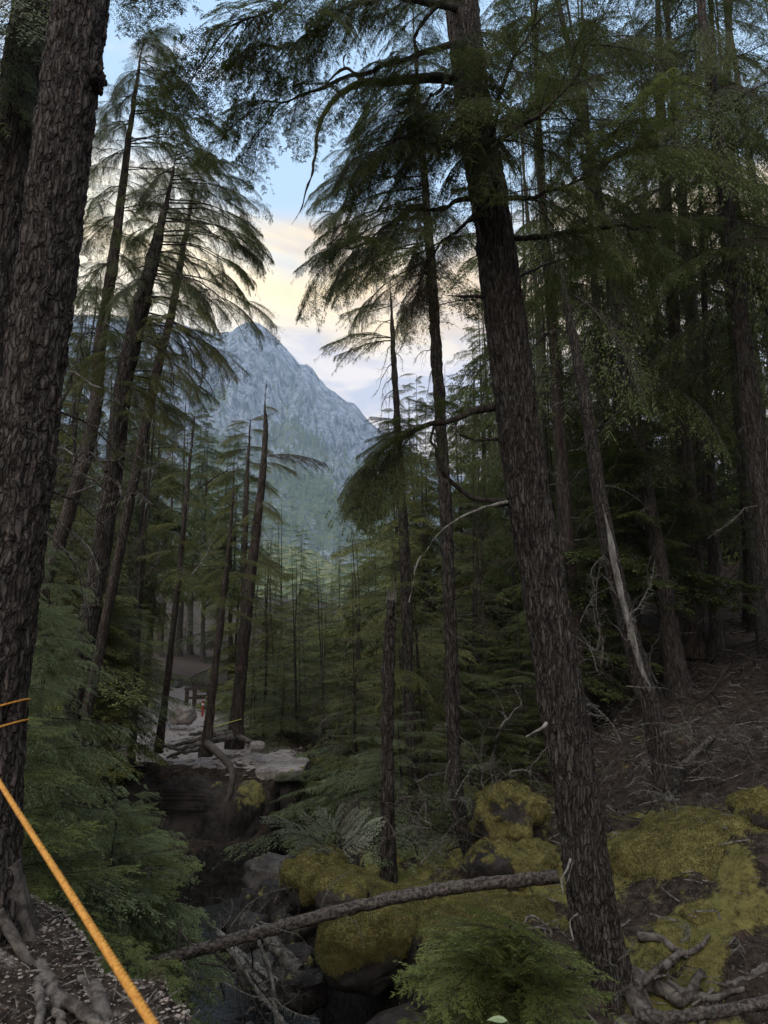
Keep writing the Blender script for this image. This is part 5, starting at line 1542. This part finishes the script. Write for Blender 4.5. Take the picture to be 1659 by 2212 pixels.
cl = rock('cliff', 'dark rock cliff under the path with mossy brow and damp face', Vector((-4.15, 15.7, -2.78)), (1.65, 1.32, 1.72), 15, M_ROCK, 0.30, 6, 0.13, mossf=lambda w_, nr, d: np.clip(-0.02 + 0.8 * d + 0.42 * sst(w_[:, 2], 1.1, 1.65) * sst(w_[:, 0], -0.6, 0.9), 0, 1), ridged=True, freq=1.9)
rock('rock_slab', 'pale flat slab jutting from the cliff top over the ravine', Vector((-2.24, 15.95, -1.02)), (0.52, 0.90, 0.13), 16, M_ROCKP, 0.32, 5, 0.12, mossf=lambda w_, nr, d: np.clip(0.1 + d, 0, 1), freq=2.5)
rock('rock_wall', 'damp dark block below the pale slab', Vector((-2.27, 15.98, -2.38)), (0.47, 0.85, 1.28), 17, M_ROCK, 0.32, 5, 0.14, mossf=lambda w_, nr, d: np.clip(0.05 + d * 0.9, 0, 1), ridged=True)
rock('boulder', 'rounded boulder on the path in front of the footbridge', Vd(394, 1545, 24), (0.40, 0.34, 0.26), 18, M_ROCKP, 0.65, 4, 0.42, ridged=True, mossf=lambda w_, nr, d: d * 0)
rock('boulder', 'tall grey boulder beyond the footbridge', Vd(362, 1492, 38), (0.7, 0.6, 0.8), 19, M_ROCKG, 0.6, 4, 0.4, mossf=lambda w_, nr, d: d * 0.5)
rock('boulder', 'upright grey rock beside the tall boulder', Vd(338, 1492, 38), (0.5, 0.5, 0.7), 20, M_ROCKG, 0.7, 4, 0.28, mossf=lambda w_, nr, d: d * 0.5)
rock('boulder', 'small pale boulder against the snag roots', Vd(556, 1612, 15.9), (0.18, 0.16, 0.10), 21, M_ROCKP, 0.65, 4, 0.4, mossf=lambda w_, nr, d: d * 0)
for (x, y, d, s, sd) in ((540, 1975, 10.6, .42, 1), (600, 1900, 11.5, .40, 2), (560, 2055, 9.6, .30, 3), (520, 2010, 10.0, .3, 4), (635, 2040, 9.6, .35, 5), (590, 1850, 12.4, .5, 6), (640, 1960, 10.6, .42, 7), (560, 1915, 11.6, .36, 8), (610, 2085, 9.2, .24, 9), (660, 2090, 9.0, .3, 10)):
    p = Vd(x, y, d)
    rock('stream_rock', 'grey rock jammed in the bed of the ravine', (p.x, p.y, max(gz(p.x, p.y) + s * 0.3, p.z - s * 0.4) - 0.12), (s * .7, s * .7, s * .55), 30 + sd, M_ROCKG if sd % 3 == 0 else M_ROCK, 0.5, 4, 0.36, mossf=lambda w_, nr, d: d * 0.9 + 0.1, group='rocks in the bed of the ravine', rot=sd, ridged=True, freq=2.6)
# right wall of the gorge under the ledge
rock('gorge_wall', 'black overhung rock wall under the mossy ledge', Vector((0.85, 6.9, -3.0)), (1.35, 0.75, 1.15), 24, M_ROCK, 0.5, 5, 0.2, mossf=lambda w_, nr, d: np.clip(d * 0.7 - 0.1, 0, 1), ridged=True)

# creek
mb = MB()
q = []
for k in range(90):
    yy = 4.0 + k * 0.12
    gx_ = np.interp(yy, GX_Y, GX_X)
    fl = np.interp(yy, [0, 6, 10, 14, 22, 40], [-4.6, -4.3, -3.55, -3.1, -2.7, -2.2]) + 0.10
    for j in range(9):
        xx = gx_ + (j / 8 - 0.5) * 1.7
        q.append((xx, yy, fl + 0.02 * math.sin(k * 1.9 + j * 2.3) + 0.012 * math.sin(k * 4.1 - j)))
ii = (np.arange(89)[:, None] * 9 + np.arange(8)[None, :])
mb.add(q, np.stack([ii, ii + 1, ii + 10, ii + 9], -1).reshape(-1, 4))
m, b, p = new_mat('stream_water', 0.12, 0.5)
tc_ = b.n('ShaderNodeTexCoord')
nz_ = b.noise(tc_.outputs['Object'], 9, 4, 0.6)
p.inputs['Base Color'].default_value = (0.035, 0.035, 0.032, 1)
bump(b, p, nz_, 0.5, 0.05)
o = link('creek_water', mb.mesh('creek_water', [m], True))
tag(o, 'shallow creek glinting in the bottom of the ravine', kind='structure')


# ------------------------------------------------------------------ logs, brush
def log(label, pts, w0, w1, mat, seed, name='log', group=None, amp=0.010, n=70, ns=20, dead=()):
    pts = [Vector(p) for p in pts]
    e = empty(name, pts[0])
    tag(e, label, 'log', group)
    Pq = resample(pts, n, 0.008, seed)
    rad = np.array([(w0 + (w1 - w0) * a) * tdepth(p) / FPX / 2 for a, p in zip(np.linspace(0, 1, n), Pq)])
    mb = MB()
    tube(mb, Pq - np.array(pts[0]), rad, ns, 0, 0.7, bark_disp(9, amp, seed, 0.4))
    link('stem', mb.mesh('stem', [mat], True), e)
    for (u, dx, dy, dz) in dead:
        a = Pq[int(u * (n - 1))]
        put_dead(e, a, a + np.array([dx, dy, dz]))
    return e


lg = log('long fallen log lying across the ravine onto the mossy ledge', [Vd(318, 2084, 6.6), Vd(620, 1998, 6.85), Vd(900, 1930, 7.0), Vd(1206, 1892, 7.0)], 25, 29, M_LOGB, 131, n=160, ns=28, amp=0.006,
         dead=((.05, -.1, -.15, -.25), (.10, .05, -.1, .32), (.14, .35, -.1, .2), (.22, .1, -.2, -.4), (.33, .15, -.1, .3), (.36, -.1, -.1, .55), (.30, .3, -.2, -.3), (.42, .2, 0, .45), (.47, .3, -.2, -.15), (.55, .05, 0, .25), (.8, .2, -.2, -.2), (.93, .1, -.2, -.35), (.08, .35, -.3, -.3)))
limb(lg, [Vd(385, 2062, 6.66), Vd(386, 2020, 6.66), Vd(388, 2004, 6.66)], 10, 6, M_DEAD, 8, 7, 0.004, 5, 'stub')
limb(lg, [Vd(388, 2010, 6.66), Vd(410, 2035, 6.6), Vd(445, 2048, 6.5)], 6, 4, M_DEAD, 10, 6, 0.008, 6, 'stub')
log('upper pale log of the pair wedged in the ravine', [Vd(482, 2030, 8.9), Vd(530, 2070, 8.8), Vd(600, 2125, 8.6)], 13, 16, M_PALEW, 132)
log('lower pale log of the pair wedged in the ravine', [Vd(470, 2010, 8.9), Vd(510, 2060, 8.7), Vd(575, 2142, 8.4)], 12, 14, M_PALEW, 133)
log('thick stripped log resting on the rocks of the ravine', [Vd(560, 2005, 9.4), Vd(600, 2050, 9.3), Vd(645, 2100, 9.1)], 24, 34, M_DEAD, 134)
log('dark log leaning up to the hooded mossy rock', [Vd(596, 1950, 9.6), Vd(630, 1905, 9.5), Vd(668, 1862, 9.4)], 14, 12, M_LOGB, 135)
log('thin grey pole dropping toward the bottom of the ravine', [Vd(470, 2015, 8.0), Vd(520, 2090, 7.8), Vd(580, 2170, 7.5), Vd(640, 2240, 7.2)], 9, 12, M_DEAD, 136)
log('thin grey pole crossing under the fallen log', [Vd(545, 2000, 8.2), Vd(570, 2060, 8.0), Vd(590, 2130, 7.8), Vd(600, 2230, 7.6)], 9, 13, M_DEAD, 137)
log('short thick stump-end log on the dark slope left of the stripped trunk', [Vd(1455, 1672, 10.8), Vd(1500, 1630, 11.3), Vd(1540, 1590, 11.8)], 16, 12, M_LOGB, 138)
log('mossy buttress log in the lower right', [Vd(1375, 2130, 6.2), Vd(1430, 2090, 6.4), Vd(1475, 2056, 6.6)], 24, 16, M_ROOT, 139)
log('weathered root log at the right edge by the lower corner', [Vd(1660, 2085, 5.9), Vd(1620, 2108, 5.9), Vd(1575, 2125, 5.8), Vd(1520, 2122, 5.8)], 20, 9, M_ROOT, 140)
log('dark half-buried log along the bottom right corner', [Vd(1380, 2195, 5.5), Vd(1450, 2200, 5.4), Vd(1540, 2186, 5.4), Vd(1690, 2160, 5.5)], 34, 26, M_LOGB, 141)


def loop(pts, w, label):
    e = empty('bent_branch', Vd(*pts[0]))
    tag(e, label, 'branch')
    limb(e, [Vd(*p) for p in pts], w, w * 0.8, M_DEAD, 30, 7, 0.006, 3, 'stem')
    return e


bb_ = loop([(1150, 2082, 5.9), (1140, 2050, 5.9), (1128, 2012, 5.9), (1134, 1988, 5.9), (1150, 1978, 5.9), (1172, 1992, 5.9), (1190, 2012, 5.9), (1186, 2028, 5.9)], 9, 'bent lichen-crusted branch looping above the bright green sapling')
limb(bb_, [Vd(1132, 2008, 5.9), Vd(1160, 2003, 5.9), Vd(1188, 2010, 5.9)], 10, 8, M_DEAD, 12, 6, 0.004, 4, 'twig')


def brush(lst, label, group):
    for (x0, y0, d0, x1, y1, d1) in lst:
        p0, p1 = np.array(Vd(x0, y0, d0)), np.array(Vd(x1, y1, d1))
        i = random.randrange(6)
        me, L = DEADM[i]
        o = link('fallen_branch', me, None, mat4(rot_to(p1 - p0, random.uniform(-1.5, 1.5)), p0, np.linalg.norm(p1 - p0) / L))
        tag(o, label, 'branch', group)


def heap(cx, cy, d, n, sx_, sy_, l, seed, upw=0.3):
    r = np.random.default_rng(seed)
    res = []
    for k in range(n):
        x, y = cx + r.normal(0, sx_), cy + r.normal(0, sy_)
        a = r.uniform(0, 6.28)
        lp = l * r.uniform(0.5, 1.2)
        res.append((x, y, d + r.normal(0, 0.3), x + lp * math.cos(a), y - abs(lp * math.sin(a)) * upw * 2 + 10, d + r.normal(0, 0.4)))
    return res


brush(heap(930, 1780, 9.2, 34, 60, 55, 110, 1, 0.6), 'dead twiggy branch in the brush left of the big leaning tree', 'dead branches left of the big leaning tree')
brush(heap(1560, 1630, 10.4, 34, 80, 40, 150, 2, 0.4), 'bleached dead branch in the brush heap on the right slope', 'bleached branches on the right slope')
brush(heap(1310, 1500, 9.2, 26, 45, 90, 120, 3, 0.8), 'crooked lichened branch hanging between the two leaning trunks', 'crooked branches between the leaning trunks')
brush(heap(545, 2100, 8.2, 40, 60, 55, 110, 4, 0.5), 'bare drift branch caught in the ravine below the log', 'drift branches in the ravine')
brush(heap(1420, 1780, 8.3, 22, 110, 80, 90, 5, 0.4), 'thin dead stick scattered over the right moss bank', 'sticks on the right moss bank')
brush(heap(1450, 2090, 6.3, 18, 110, 50, 80, 6, 0.3), 'dead stick lying near the lower right roots', 'sticks near the lower right roots')
brush(heap(1480, 1380, 15, 18, 130, 70, 90, 7, 0.3), 'fallen stick on the brown floor of the right slope', 'sticks on the right slope floor')
brush(heap(240, 1050, 9.5, 40, 90, 130, 150, 8, 0.5), 'bare grey branch snagged among the left trunks', 'grey branches among the left trunks')
brush(heap(1080, 1650, 9.8, 22, 50, 70, 100, 9, 0.7), 'fine dry branch in the shade behind the big leaning trunk', 'dry branches behind the big leaning trunk')
brush([(480, 2120, 6.2, 640, 2230, 6.0), (560, 2160, 6.0, 690, 2190, 5.8), (500, 2000, 6.5, 600, 1880, 6.6), (430, 2080, 6.2, 620, 2190, 5.9), (540, 1930, 7.0, 640, 1990, 6.9), (560, 1990, 6.6, 700, 2040, 6.6), (520, 1900, 7.4, 570, 1860, 7.4)],
      'long bare branch reaching across the ravine mouth', 'long bare branches at the ravine mouth')

# ------------------------------------------------------------------ litter
def scatter(name, label, n, xr, yr, mat, kind='twig', smin=0.05, smax=0.2, seed=0, test=None, lift=0.004):
    r = np.random.default_rng(seed)
    x = r.uniform(*xr, n)
    y = r.uniform(*yr, n)
    if test is not None:
        k = test(x, y, r)
        x, y = x[k], y[k]
    z, _, _ = height(x, y)
    n = len(x)
    mb = MB()
    if kind == 'twig':
        a = r.uniform(0, 6.28, n)
        l = r.uniform(smin, smax, n)
        tl = r.normal(0, 0.25, n)
        d = np.stack([np.cos(a), np.sin(a), tl], 1)
        sd = np.stack([-np.sin(a), np.cos(a), a * 0], 1)
        c = np.stack([x, y, z + lift + np.abs(tl) * l * 0.5], 1)
        wv = sd * (l * 0.022 + 0.0015)[:, None]
        up = np.array([0, 0, 1.0]) * (l * 0.035 + 0.002)[:, None]
        bend = sd * (r.normal(0, 0.10, n) * l)[:, None]
        A, M_, B_ = c - d * l[:, None] / 2, c + bend, c + d * l[:, None] / 2
        V = np.stack([A - wv, A + wv, A + up, M_ - wv, M_ + wv, M_ + up, B_ - wv, B_ + wv, B_ + up], 1)
        f = np.array([[0, 1, 4, 3], [1, 2, 5, 4], [2, 0, 3, 5], [3, 4, 7, 6], [4, 5, 8, 7], [5, 3, 6, 8]])
        mb.add(V.reshape(-1, 3), ((np.arange(n) * 9)[:, None, None] + f[None]).reshape(-1, 4), 0, np.repeat(r.random(n), 9))
    else:
        o8 = np.array([[-1, -1, -.4], [1, -1, -.5], [1, 1, -.4], [-1, 1, -.5], [-.7, -.8, .5], [.8, -.6, .4], [.6, .8, .55], [-.8, .7, .4]])
        f = np.array([[0, 3, 2, 1], [4, 5, 6, 7], [0, 1, 5, 4], [1, 2, 6, 5], [2, 3, 7, 6], [3, 0, 4, 7]])
        s = r.uniform(smin, smax, n) ** 1.0
        sc = np.stack([s * r.uniform(0.6, 1.5, n), s * r.uniform(0.6, 1.2, n), s * r.uniform(0.2, 0.7, n)], 1)
        a = r.uniform(0, 6.28, n)
        P0 = o8[None] * sc[:, None] * (1 + r.normal(0, 0.18, (n, 8, 1)))
        ca, sa = np.cos(a)[:, None], np.sin(a)[:, None]
        V = np.stack([P0[..., 0] * ca - P0[..., 1] * sa, P0[..., 0] * sa + P0[..., 1] * ca, P0[..., 2]], -1) + np.stack([x, y, z + sc[:, 2] * 0.3], 1)[:, None]
        mb.add(V.reshape(-1, 3), ((np.arange(n) * 8)[:, None, None] + f[None]).reshape(-1, 4), 0, np.repeat(r.random(n), 8))
    o = link(name, mb.mesh(name, [mat]))
    return tag(o, label, kind='stuff')


gxa = lambda y: np.interp(y, GX_Y, GX_X)
scatter('gravel', 'pale stone chips and grit on the near bank', 7000, (-2.3, -0.2), (2.2, 4.3), M_CHIP, 'chip', 0.0025, 0.010, 1, lambda x, y, r: x < gxa(y) - 0.75)
scatter('twig_litter', 'twigs and needles over the near bank', 1500, (-2.6, 0.0), (2.2, 4.3), M_DEAD, 'twig', 0.02, 0.11, 2, lambda x, y, r: x < gxa(y) - 0.75)
scatter('twig_litter', 'dead twigs over the right bank and slope', 2000, (0.5, 9.0), (4.8, 17), M_DEAD, 'twig', 0.04, 0.34, 3, lambda x, y, r: x > gxa(y) + 0.9)
scatter('twig_litter', 'dark fallen twigs on the right slope', 3000, (2.0, 16.0), (9, 26), M_TWIG, 'twig', 0.1, 0.7, 4)
scatter('creek_gravel', 'wet pebbles along the creek bed', 2500, (-2.4, 0.6), (6, 13), M_CHIP, 'chip', 0.015, 0.07, 5, lambda x, y, r: np.abs(x - gxa(y)) < 0.85, 0.05)
scatter('path_gravel', 'stones and grit on the trodden path', 1600, (-7, -2), (15, 34), M_CHIP, 'chip', 0.015, 0.07, 6)

# moss standing up from the right bank
_r = np.random.default_rng(70)
_x, _y = _r.uniform(0.0, 6.5, 90000), _r.uniform(4.8, 11.5, 90000)
_ix = np.clip(np.searchsorted(X, _x), 0, len(X) - 1)
_iy = np.clip(np.searchsorted(Y, _y), 0, len(Y) - 1)
_k = (moss[_iy, _ix] + _r.normal(0, 0.12, 90000)) > 0.45
_x, _y = _x[_k], _y[_k]
_z, _, _ = height(_x, _y)
_p = np.stack([_x, _y, _z - 0.004], 1)
_d = np.array([0, 0, 1.0]) + _r.normal(0, 0.5, _p.shape)
_d /= np.linalg.norm(_d, axis=1)[:, None]
_s = np.cross(_d, _r.normal(0, 1, _p.shape))
_s /= np.linalg.norm(_s, axis=1)[:, None]
_V = np.stack([_p - _s * 0.007, _p + _s * 0.007, _p + _d * _r.uniform(0.010, 0.026, len(_p))[:, None]], 1)
mb = MB()
mb.add(_V.reshape(-1, 3), np.arange(len(_p) * 3).reshape(-1, 3), 0, np.repeat(np.clip(0.5 + 0.8 * fbm(_p * 6, 3, 4) + _r.normal(0, .12, len(_p)), 0, 1), 3))
tag(link('moss_carpet', mb.mesh('moss_carpet', [M_MTUFT])), 'golden moss carpeting the right bank between the rocks', kind='stuff')

# broad-leaved seedling by the gravel
def leaf_mesh():
    mb = MB()
    n = 7
    q = np.linspace(0, 1, n)
    hw_ = 0.42 * np.sin(math.pi * q ** 0.75) + 0.01
    V = []
    for a, h in zip(q, hw_):
        V += [(a, -h, 0.05 * h - 0.18 * a * a), (a, 0, -0.06 - 0.18 * a * a), (a, h, 0.05 * h - 0.18 * a * a)]
    i = np.arange(n - 1) * 3
    F = np.concatenate([np.stack([i, i + 1, i + 4, i + 3], 1), np.stack([i + 1, i + 2, i + 5, i + 4], 1)])
    mb.add(V, F, 0, np.tile([0.6, 0.35, 0.7], n))
    return mb.mesh('leaf', [M_LEAF], True)


LEAF = leaf_mesh()


def leafy(label, base, leaves, name='leafy_seedling', stem_w=4):
    e = empty(name, base)
    tag(e, label, 'plant')
    for k, (x, y, d, l, az, el) in enumerate(leaves):
        p = Vd(x, y, d)
        mid = Vector(base).lerp(p, 0.6) + Vector((0, 0, 0.02))
        limb(e, [base, mid, p], stem_w, stem_w * 0.6, M_LEAF, 8, 5, 0.002, k, 'stem', 0.0)
        dv = (math.cos(az) * math.cos(el), math.sin(az) * math.cos(el), math.sin(el))
        link('leaf', LEAF, e, mat4(rot_to(dv, random.uniform(-0.3, 0.3)), p - Vector(base), l))
    return e


leafy('small seedling with broad pale leaves at the lip of the near bank', on_ground(-1.16, 3.66), [(318, 2148, 3.66, .06, -.6, .3), (308, 2168, 3.60, .07, -1.9, .0), (330, 2172, 3.58, .07, -.3, -.1), (300, 2178, 3.55, .06, -2.6, -.1), (322, 2180, 3.5, .055, -1.2, -.2), (262, 2166, 3.62, .06, 3.0, .5), (248, 2172, 3.6, .04, 2.2, .4)])
pl = Vd(1092, 2206, 1.75)
leafy('single pale leaf poking up at the bottom edge', Vector((pl.x + 0.15, 2.0, gz(pl.x + 0.15, 2.0) - 0.02)), [(1096, 2205, 1.75, .045, 3.0, .15)], 'weed', 1.5)
dw = empty('dry_weed', on_ground(-1.2, 3.75))
tag(dw, 'dry tan weed stalks leaning beside the leafy seedling', 'plant')
for (x, y) in ((350, 2100), (340, 2090), (335, 2115), (228, 2110), (240, 2120)):
    put_bough(dw, 'frond', M_DRYN, Vd(285, 2185, 3.7), Vd(x, y, 3.75), 0.3, name='stalk')

# ------------------------------------------------------------------ rope
def strands(mb, Pq, r, pitch, origin):
    T, N, B = frames(Pq)
    s = np.r_[0, np.cumsum(np.linalg.norm(np.diff(Pq, axis=0), axis=1))]
    for k in range(3):
        ph = s / pitch * 2 * math.pi + k * 2 * math.pi / 3
        C = Pq + N * (np.cos(ph) * r * 0.48)[:, None] + B * (np.sin(ph) * r * 0.48)[:, None]
        tube(mb, C - origin, r * 0.56, 6, 0, 0.5)


rp = empty('rope', Vd(60, 1512, T1Y))
tag(rp, 'taut orange twisted rope running from the left tree across the lower left', 'rope')
ro = np.array(rp.location)
mb = MB()
pts = [Vd(-95, 1560, 3.55), Vd(-60, 1605, 2.7), Vd(-25, 1650, 1.95), Vd(0, 1692, 1.62), Vd(48, 1768, 1.42), Vd(115, 1872, 1.22), Vd(190, 1990, 1.05), Vd(262, 2104, 0.93), Vd(330, 2212, 0.84), Vd(400, 2325, 0.77)]
strands(mb, resample(pts, 420), 0.0056, 0.026, ro)
link('line', mb.mesh('line', [M_ROPE], True), rp)
def trunk_at(z):
    i = int(np.argmin(np.abs(T1P[:, 2] - z)))
    return T1P[i], T1R[i]
for (ya, yb) in ((1511, 1563), (1556, 1606)):
    za, zb = Vd(65, ya, T1Y).z, Vd(-85, yb, T1Y).z
    ph = np.linspace(0, 2 * math.pi, 160)
    zm, am = (za + zb) / 2, (za - zb) / 2
    c0, r0_ = trunk_at(zm)
    zz2 = zm + am * np.cos(ph)
    cx_ = np.interp(zz2, T1P[:, 2], T1P[:, 0])
    cy_ = np.interp(zz2, T1P[:, 2], T1P[:, 1])
    ring = np.c_[cx_ + np.cos(ph) * (r0_ + 0.001), cy_ + np.sin(ph) * (r0_ + 0.001), zz2]
    mb = MB()
    strands(mb, ring, 0.0060, 0.028, ro)
    link('loop', mb.mesh('loop', [M_ROPE], True), rp)

yr = empty('yellow_line', Vd(440, 1576, 16.3))
tag(yr, 'thin yellow line tied across to the bare snag', 'rope')
mb = MB()
tube(mb, resample([Vd(432, 1580, 16.3), Vd(470, 1568, 16.3), Vd(522, 1553, 16.3)], 14) - np.array(yr.location), 0.009, 6)
link('line', mb.mesh('line', [M_YROPE], True), yr)

# ------------------------------------------------------------------ footbridge
def box(mb, c, s, rz=0.0, tone=0.5):
    c, s = np.array(c, float), np.array(s, float) / 2
    v = np.array([[x, y, z] for x in (-1, 1) for y in (-1, 1) for z in (-1, 1)]) * s
    ca, sa = math.cos(rz), math.sin(rz)
    v = np.stack([v[:, 0] * ca - v[:, 1] * sa, v[:, 0] * sa + v[:, 1] * ca, v[:, 2]], 1) + c
    f = [[0, 1, 3, 2], [4, 6, 7, 5], [0, 4, 5, 1], [2, 3, 7, 6], [0, 2, 6, 4], [1, 5, 7, 3]]
    mb.add(v, f, 0, tone)


fbp = Vd(402, 1532, 32)
fbr = empty('footbridge', fbp)
tag(fbr, 'small dark timber footbridge with railings beyond the rock path', 'bridge')


def fpart(name, c, s, parent=fbr):
    mb = MB()
    box(mb, c, s)
    return link(name, mb.mesh(name, [M_TIMBER]), parent)


for dy in (0.0, 1.25):
    for i, px in enumerate((0.0, 0.36, 1.85, 2.75)):
        if dy and i == 1:
            continue
        fpart('post', (px, dy, 0.40), (0.14, 0.14, 0.96))
    fpart('rail', (1.75, dy, 0.89), (3.7, 0.18, 0.11))
    fpart('rail', (1.80, dy - 0.075, 0.50), (3.5, 0.06, 0.11))
    fpart('baluster', (0.95, dy - 0.02, 0.43), (0.09, 0.06, 0.84))
    fpart('beam', (1.75, dy, -0.09), (3.6, 0.2, 0.26))
for k in range(17):
    fpart('plank', (0.1 + k * 0.21, 0.625, 0.035), (0.185, 1.4, 0.045))
rpn = empty('marker_post', Vd(437, 1545, 24))
tag(rpn, 'slim red marker post with a white tag by the footbridge', 'post')
mb = MB()
box(mb, (0, 0, 0.22), (0.06, 0.03, 0.52))
link('stake', mb.mesh('stake', [M_RED]), rpn)
mb = MB()
box(mb, (0, -0.0175, 0.36), (0.06, 0.004, 0.07))
link('tag', mb.mesh('tag', [M_WHITE]), rpn)

# ------------------------------------------------------------------ haze
hx, hy0, hy1, hz0, hz1 = 1700, -120, 2700, -40, 1250
mb = MB()
box(mb, (0, (hy0 + hy1) / 2, (hz0 + hz1) / 2), (2 * hx, hy1 - hy0, hz1 - hz0))
hm = bpy.data.materials.new('valley_haze')
hm.use_nodes = True
hn_ = hm.node_tree
hn_.nodes.clear()
vo = hn_.nodes.new('ShaderNodeVolumePrincipled')
vo.inputs['Color'].default_value = (0.60, 0.79, 1.0, 1)
vo.inputs['Density'].default_value = 0.00017
vo.inputs['Anisotropy'].default_value = 0.2
oo = hn_.nodes.new('ShaderNodeOutputMaterial')
hn_.links.new(vo.outputs[0], oo.inputs['Volume'])
o = link('haze', mb.mesh('haze', [hm]))
tag(o, 'thin blue haze filling the valley', kind='stuff')
